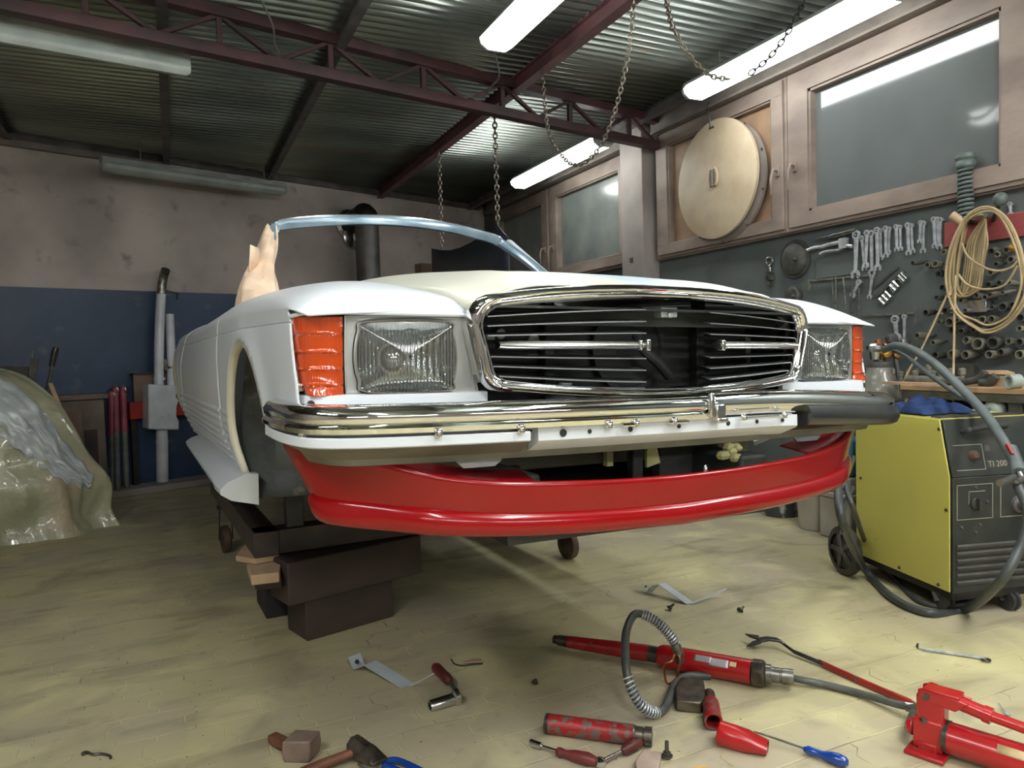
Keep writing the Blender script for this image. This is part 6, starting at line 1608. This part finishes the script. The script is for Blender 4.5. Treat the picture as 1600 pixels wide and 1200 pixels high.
dd = (A4 - A3).normalized(); side = dd.cross(V(0, 0, 1)).normalized(); side = -side if side.dot(fw) > 0 else side; upv = side.cross(dd).normalized(); upv = -upv if upv.z < 0 else upv
def cyl_patch(c0, c1, a0, a1, r_, name, mt_):
    G = []
    for t in np.linspace(0, 1, 8):
        c = A3.lerp(A4, c0 + (c1 - c0) * t); G.append([c + (side * math.cos(x) + upv * math.sin(x)) * r_ for x in np.linspace(a0, a1, 8)])
    MB().grid(G).build(name, mt_, e, solid=.0006, off=0)
cyl_patch(.42, .60, .5, 1.05, .0408, 'sticker', 'label'); cyl_patch(.58, .78, .35, 1.0, .0408, 'sticker', 'label'); cyl_patch(.79, .86, .55, .95, .0408, 'sticker', 'cream2')
# port, elbow and hose
pt = q(1062, 1022, .10)
MB().tube([q(1062, 1036, .07), pt, q(1054, 1010, .12)], [.014, .016, .016], 14).build('port', 'oldsteel', e)
HP = [q(1060, 1020, .115), q(1052, 1000, .16), q(1035, 980, .20), q(1012, 963, .235), q(992, 960, .245), q(979, 985, .23), q(977, 1020, .19), q(980, 1055, .14), q(990, 1085, .09), q(1005, 1105, .05), q(1022, 1113, .025), q(1038, 1107, .020), q(1048, 1085, .020), q(1056, 1068, .018), q(1076, 1056, .016), q(1110, 1056, .014)]
hosep = catmull(HP, 8)
MB().tube(hosep, .0135, 14).build('hose', 'hose', e)
def coil_on(i0, i1, turns):
    P = hosep[i0:i1]; out = []; n_ = turns * 9
    for k in range(n_ + 1):
        t = k / n_ * (len(P) - 1); i = min(int(t), len(P) - 2); c = P[i].lerp(P[i + 1], t - i); dx, dy, dz_ = basis(P[i + 1] - P[i], V(.9, .2, .1)); a = 2 * PI * turns * k / n_
        out.append(c + (dx * math.cos(a) + dy * math.sin(a)) * .0160)
    MB().tube(out, .0028, 5).build('hose_spring', 'wrench', e)
coil_on(6, 28, 15); coil_on(56, 84, 15)
MB().tube([hosep[0], hosep[3], hosep[6]], [.017, .017, .015], 14).build('hose_ferrule', 'steel', e)
MB().tube(catmull([q(1050, 1032, .10), q(1038, 1038, .085), q(1040, 1062, .02), q(1046, 1068, .012), q(1058, 1056, .02), q(1062, 1030, .10), q(1056, 1014, .125)], 5, True), .004, 6, closed=True).build('retaining_clip', 'copper', e)

def simple(name, fn, label, cat, mt_, bevel=0, ang=35):
    mb = MB(); fn(mb); return tag(mb.build(name, mt_, None, bevel=bevel, ang=ang), label, cat)
# worn red tube
O = F(935, 1150); q = lambda px, py, z: F(px, py, z) - O
e = empty('extension_tube', O, 'short worn red steel tube with a bare stepped end, at the bottom centre', 'tube')
T = [q(854, 1130, .029), q(990, 1148, .029), q(1019, 1151, .029)]
MB().tube([T[0], T[0].lerp(T[1], .03), T[0].lerp(T[1], .035), T[1]], [.028, .029, .0285, .028], 28).build('tube_body', 'redworn', e)
MB().tube([T[1], T[1].lerp(T[2], .1), T[1].lerp(T[2], .12), T[1].lerp(T[2], .5), T[1].lerp(T[2], .52), T[1].lerp(T[2], .6), T[1].lerp(T[2], .62), T[2]], [.028, .026, .0245, .0245, .022, .022, .0265, .026], 26).build('stepped_end', 'oldsteel', e)
MB().lathe(T[0] - (T[1] - T[0]).normalized() * .002, (T[1] - T[0]), [(0, .0285), (.012, .0292)], 28).build('end_ring', 'oldsteel', e)
# swivel ratchet in front of it
O = F(915, 1180); q = lambda px, py, z: F(px, py, z) - O
e = empty('nut_driver', O, 'brown-handled nut driver crossed by a ratchet, both dull, at the bottom', 'socket driver')
MB().tube([q(829, 1160, .014), q(846, 1166, .014)], .010, 14).build('socket', 'chromesat', e)
MB().tube([q(846, 1166, .013), q(872, 1174, .014)], .0045, 10).build('shank', 'chromesat', e)
MB().tube([q(872, 1174, .015), q(876, 1176, .015), q(884, 1178, .015), q(898, 1181, .016), q(918, 1186, .017), q(932, 1190, .016)], [.012, .014, .010, .016, .018, .012], 16).build('handle', 'brownhandle', e)
MB().lathe(q(938, 1197, .0), (0, 0, 1), [(0, .012), (.004, .016), (.018, .016), (.022, .010)], 20).build('ratchet_head', 'chromesat', e)
MB().tube([q(944, 1188, .016), q(974, 1172, .018)], [.006, .0045], 10).build('shank', 'chromesat', e)
MB().tube([q(972, 1173, .018), q(978, 1171, .020), q(990, 1164, .022), q(1000, 1160, .020)], [.009, .015, .016, .012], 14).build('handle', 'brownhandle', e)

simple('pink_stone', lambda m: m.prism([F(992, 1200, 0), F(1005, 1180, 0), F(1034, 1184, 0), F(1028, 1215, 0), F(1000, 1225, 0)], (0, 0, .018)), 'flat pinkish stone piece at the bottom edge, left of the standing bolt', 'stone', 'stone', .003)
simple('yellow_ring', lambda m: m.tube([F(1100, 1222, .012) + V(.05 * math.cos(a), .05 * math.sin(a), 0) for a in np.linspace(0, 2 * PI, 30)[:-1]], .011, 10, closed=True), 'orange yellow ring cut off by the bottom edge', 'ring', 'yellowtool')
simple('steel_block', lambda m: m.prism([F(1056, 1112, .0), F(1096, 1116, .0), F(1104, 1106, 0), F(1100, 1078, 0), F(1064, 1074, 0), F(1054, 1090, 0)], (0, 0, .038)), 'dull brown steel block lying beside the hose under the ram', 'block', 'oldsteel', .006)
O = F(1113, 1120); q = lambda px, py, z: F(px, py, z) - O
e = empty('socket_tube', O, 'rusty red-brown open tube piece between steel block and red wedge head', 'tube piece')
u0, u1, u2 = q(1108, 1084, .026), q(1110, 1098, .028), q(1115, 1128, .028)
MB().tube([u0, u0.lerp(u1, .8), u1], [.018, .019, .023], 22).build('neck', 'oldsteel', e)
MB().lathe(u1, u2 - u1, [(0, .022), (.006, .026), ((u2 - u1).length, .027), ((u2 - u1).length, .021), (.02, .020)], 24, cap=False).build('tube_body', 'redworn', e)
# red wedge head
O = F(1160, 1150); q = lambda px, py, z: F(px, py, z) - O
e = empty('wedge_head', O, 'bright red forked wedge head on the floor, left of the blue screwdriver', 'wedge')
w0, w1 = q(1122, 1144, .033), q(1200, 1168, .018); dx = (w1 - w0); dn = dx.normalized(); sy = V(-dn.y, dn.x, 0).normalized(); sz = dn.cross(sy); sz = -sz if sz.z < 0 else sz
G = []
for (t, a_, b_) in ((0, .031, .031), (.03, .034, .034), (.35, .036, .033), (.6, .034, .026), (.8, .032, .018), (1.0, .030, .012)):
    c = w0 + dx * t; ring = []
    for k in range(20):
        an = 2 * PI * k / 20; ca, sa = math.cos(an), math.sin(an); pw = 1 if t < .4 else .6
        ring.append(c + sy * (math.copysign(abs(ca) ** pw, ca) * a_) + sz * (math.copysign(abs(sa) ** pw, sa) * b_))
    G.append(ring)
MB().grid(G, closed=True).add(G[0], [tuple(range(20))]).add(G[-1], [tuple(range(20))]).build('wedge_body', 'redclean', e)
MB().prism([w0 + dx * 1.004 + sy * a * .008 + sz * b * .0125 for a, b in ((-1, -1), (1, -1), (1, 1), (-1, 1))], dn * -.045).build('fork_slot', 'bore', e)
# screwdriver
O = F(1290, 1180); q = lambda px, py, z: F(px, py, z) - O
e = empty('screwdriver', O, 'screwdriver with a blue handle and long thin shaft, bottom right', 'screwdriver')
MB().tube([q(1178, 1143, .028), q(1200, 1150, .022), q(1258, 1170, .015)], [.0028, .003, .0032], 8).build('shaft', 'steel', e)
MB().tube([q(1256, 1170, .016), q(1262, 1172, .016), q(1272, 1175, .016), q(1284, 1179, .016), q(1290, 1181, .016), q(1300, 1184, .017), q(1312, 1188, .017), q(1322, 1191, .017), q(1326, 1192, .017)], [.006, .012, .011, .010, .012, .016, .017, .013, .006], 18).build('handle', 'blueplastic', e)

# pry bar
O = F(1300, 1050); q = lambda px, py, z: F(px, py, z) - O
e = empty('pry_bar', O, 'long flat pry bar, forked black end and red worn shaft, ending at the pump', 'pry bar')
mb = MB(); strip(mb, [q(1183, 1001, .030), q(1200, 998, .036), q(1215, 1000, .034), q(1222, 1004, .026), q(1240, 1018, .016), q(1285, 1037, .012)], .030, .010, (.35, .9, 0))
mb.prism([q(1164, 992, .022), q(1186, 995, .036), q(1186, 1001, .036), q(1172, 997, .026)], (0, 0, .007)).prism([q(1166, 1012, .012), q(1176, 1004, .022), q(1188, 1001, .034), q(1190, 1006, .030), (q(1176, 1010, .016))], (0, 0, .007))
mb.build('forked_end', 'rubber', e, bevel=.002)
mb = MB(); strip(mb, [q(1282, 1036, .012), q(1330, 1058, .012), q(1380, 1080, .012), q(1428, 1100, .014)], .032, .020, (.35, .9, 0)); mb.build('shaft', 'redtool', e, bevel=.002)

# hydraulic pump
O = F(1470, 1150); q = lambda px, py, z: F(px, py, z) - O
e = empty('hand_pump', O, 'red hydraulic hand pump with lever, cut off by the right edge', 'pump')
ax0, ax1 = q(1476, 1150, .055), q(1760, 1240, .055)
dp = (ax1 - ax0); dp.z = 0; dp.normalize(); sp_ = V(-dp.y, dp.x, 0)
RP = frame(dp)
MB().tube([ax0, ax0 + dp * .75], .042, 30).build('reservoir', 'redclean', e)
MB().lathe(ax0 - dp * .0, dp, [(-.0, .043), (.012, .0445), (.014, .0425)], 30).build('reservoir_seam', 'oldsteel', e)
G = [(0, .0)]
MB().box(ax0 - dp * .035 + V(0, 0, -.0), (.075, .062, .085), RP).lathe(ax0 - dp * .075, -dp, [(0, .026), (.02, .020)], 18).build('valve_block', 'redclean', e, bevel=.006)
MB().box(ax0 - dp * .035 + V(0, 0, -.048), (.10, .13, .012), RP).box(ax0 - dp * .035 + V(0, 0, -.035), (.05, .07, .03), RP).build('foot_plate', 'redtool', e, bevel=.004)
MB().box(ax0 - dp * .030 + V(0, 0, .072), (.070, .050, .075), RP).build('lever_post', 'redclean', e, bevel=.006)
MB().lathe(ax0 - dp * .045 + sp_ * -.024 + V(0, 0, .036), V(0, -.3, .9), [(0, .012), (.01, .010)], 12).build('release_screw', 'oldsteel', e)
hk = ax0 - dp * .038 + V(0, 0, .108)
for s_ in (-1, 1): MB().prism([hk + sp_ * s_ * .026 + dp * -.022 + V(0, 0, -.012), hk + sp_ * s_ * .026 + dp * .07 + V(0, 0, -.022), hk + sp_ * s_ * .026 + dp * .10 + V(0, 0, .008), hk + sp_ * s_ * .026 + dp * .0 + V(0, 0, .024), hk + sp_ * s_ * .026 + dp * -.022 + V(0, 0, .014)], sp_ * -s_ * .009).build('lever_cheek', 'redclean', e, bevel=.003)
MB().tube([hk + sp_ * .03, hk - sp_ * .03], .009, 14).build('pivot_pin', 'oldsteel', e)
MB().box(hk + dp * .035 + V(0, 0, .016), (.09, .052, .010), RP).build('lever_bridge', 'redclean', e, bevel=.003)
MB().tube([hk + dp * .055 + V(0, 0, .0), hk + dp * .13 - V(0, 0, .012), hk + dp * .131 - V(0, 0, .012), hk + dp * .15 - V(0, 0, .015)], [.019, .019, .022, .022], 18).build('lever_socket', 'redclean', e)
MB().tube([hk + dp * .15 - V(0, 0, .015), hk + dp * .62 - V(0, 0, .055)], .014, 16).build('lever_tube', 'redclean', e)
MB().tube(catmull([q(1432, 1106, .035), q(1400, 1100, .028), q(1350, 1085, .016), q(1290, 1070, .015), q(1250, 1062, .022), q(1200, 1052, .018), q(1120, 1045, .016)], 6), .0115, 12).build('pressure_hose', 'hose', e)
MB().tube([ax0 - dp * .09 + V(0, 0, -.01), q(1432, 1106, .035), q(1415, 1104, .032)], [.014, .015, .014], 12).build('hose_fitting', 'steel', e)
G = []
for t in (0, .5, 1): G.append([ax0 + dp * (.13 + .09 * t) + (sp_ * -math.cos(x) + V(0, 0, 1) * math.sin(x)) * .0424 for x in np.linspace(.45, 1.0, 6)])
MB().grid(G).build('sticker', 'cream2', e, solid=.0006, off=0)

# double ended spanner near the pump
O = F(1490, 1022); q = lambda px, py, z: F(px, py, z) - O
e = empty('ring_spanner', O, 'thin chrome cranked spanner lying alone above the pump lever', 'wrench')
MB().tube([q(1436, 1012, .006), q(1445, 1015, .006), q(1530, 1027, .008), q(1538, 1030, .008)], [.005, .006, .006, .006], 10).build('shank', 'wrench', e)
mb = MB(); c = q(1541, 1031, .008); mb.tube([c + V(.012 * math.cos(a), .012 * math.sin(a), 0) for a in np.linspace(0, 2 * PI, 18)[:-1]], .004, 6, closed=True); mb.tube(catmull([q(1436, 1012, .006), q(1433, 1009, .006), q(1434, 1006, .006)], 4), .004, 6); mb.build('ring_end', 'oldsteel', e)
# little white peg behind the pump
simple('white_peg', lambda m: (m.tube([F(1560, 1098, .006), F(1571, 1112, .010)], [.001, .002], 6), m.sphere(F(1574, 1115, .009), .009, 10, (1, 1, .7))), 'tiny white round-headed peg between pump body and lever', 'peg', 'lampoff')
# crumbs scattered on the floor
random.seed(9); mb = MB()
for k in range(170):
    px, py = random.uniform(40, 1500), random.uniform(960, 1195); p = F(px, py, .001); s_ = random.uniform(.0012, .0032)
    mb.box(p, (s_, s_ * random.uniform(.6, 1.6), s_ * .6), Matrix.Rotation(random.uniform(0, 3), 3, 'Z'))
tag(mb.build('grit', 'dusty', None), 'fine grit and crumbs scattered over the yellow floor', 'grit', kind='stuff')
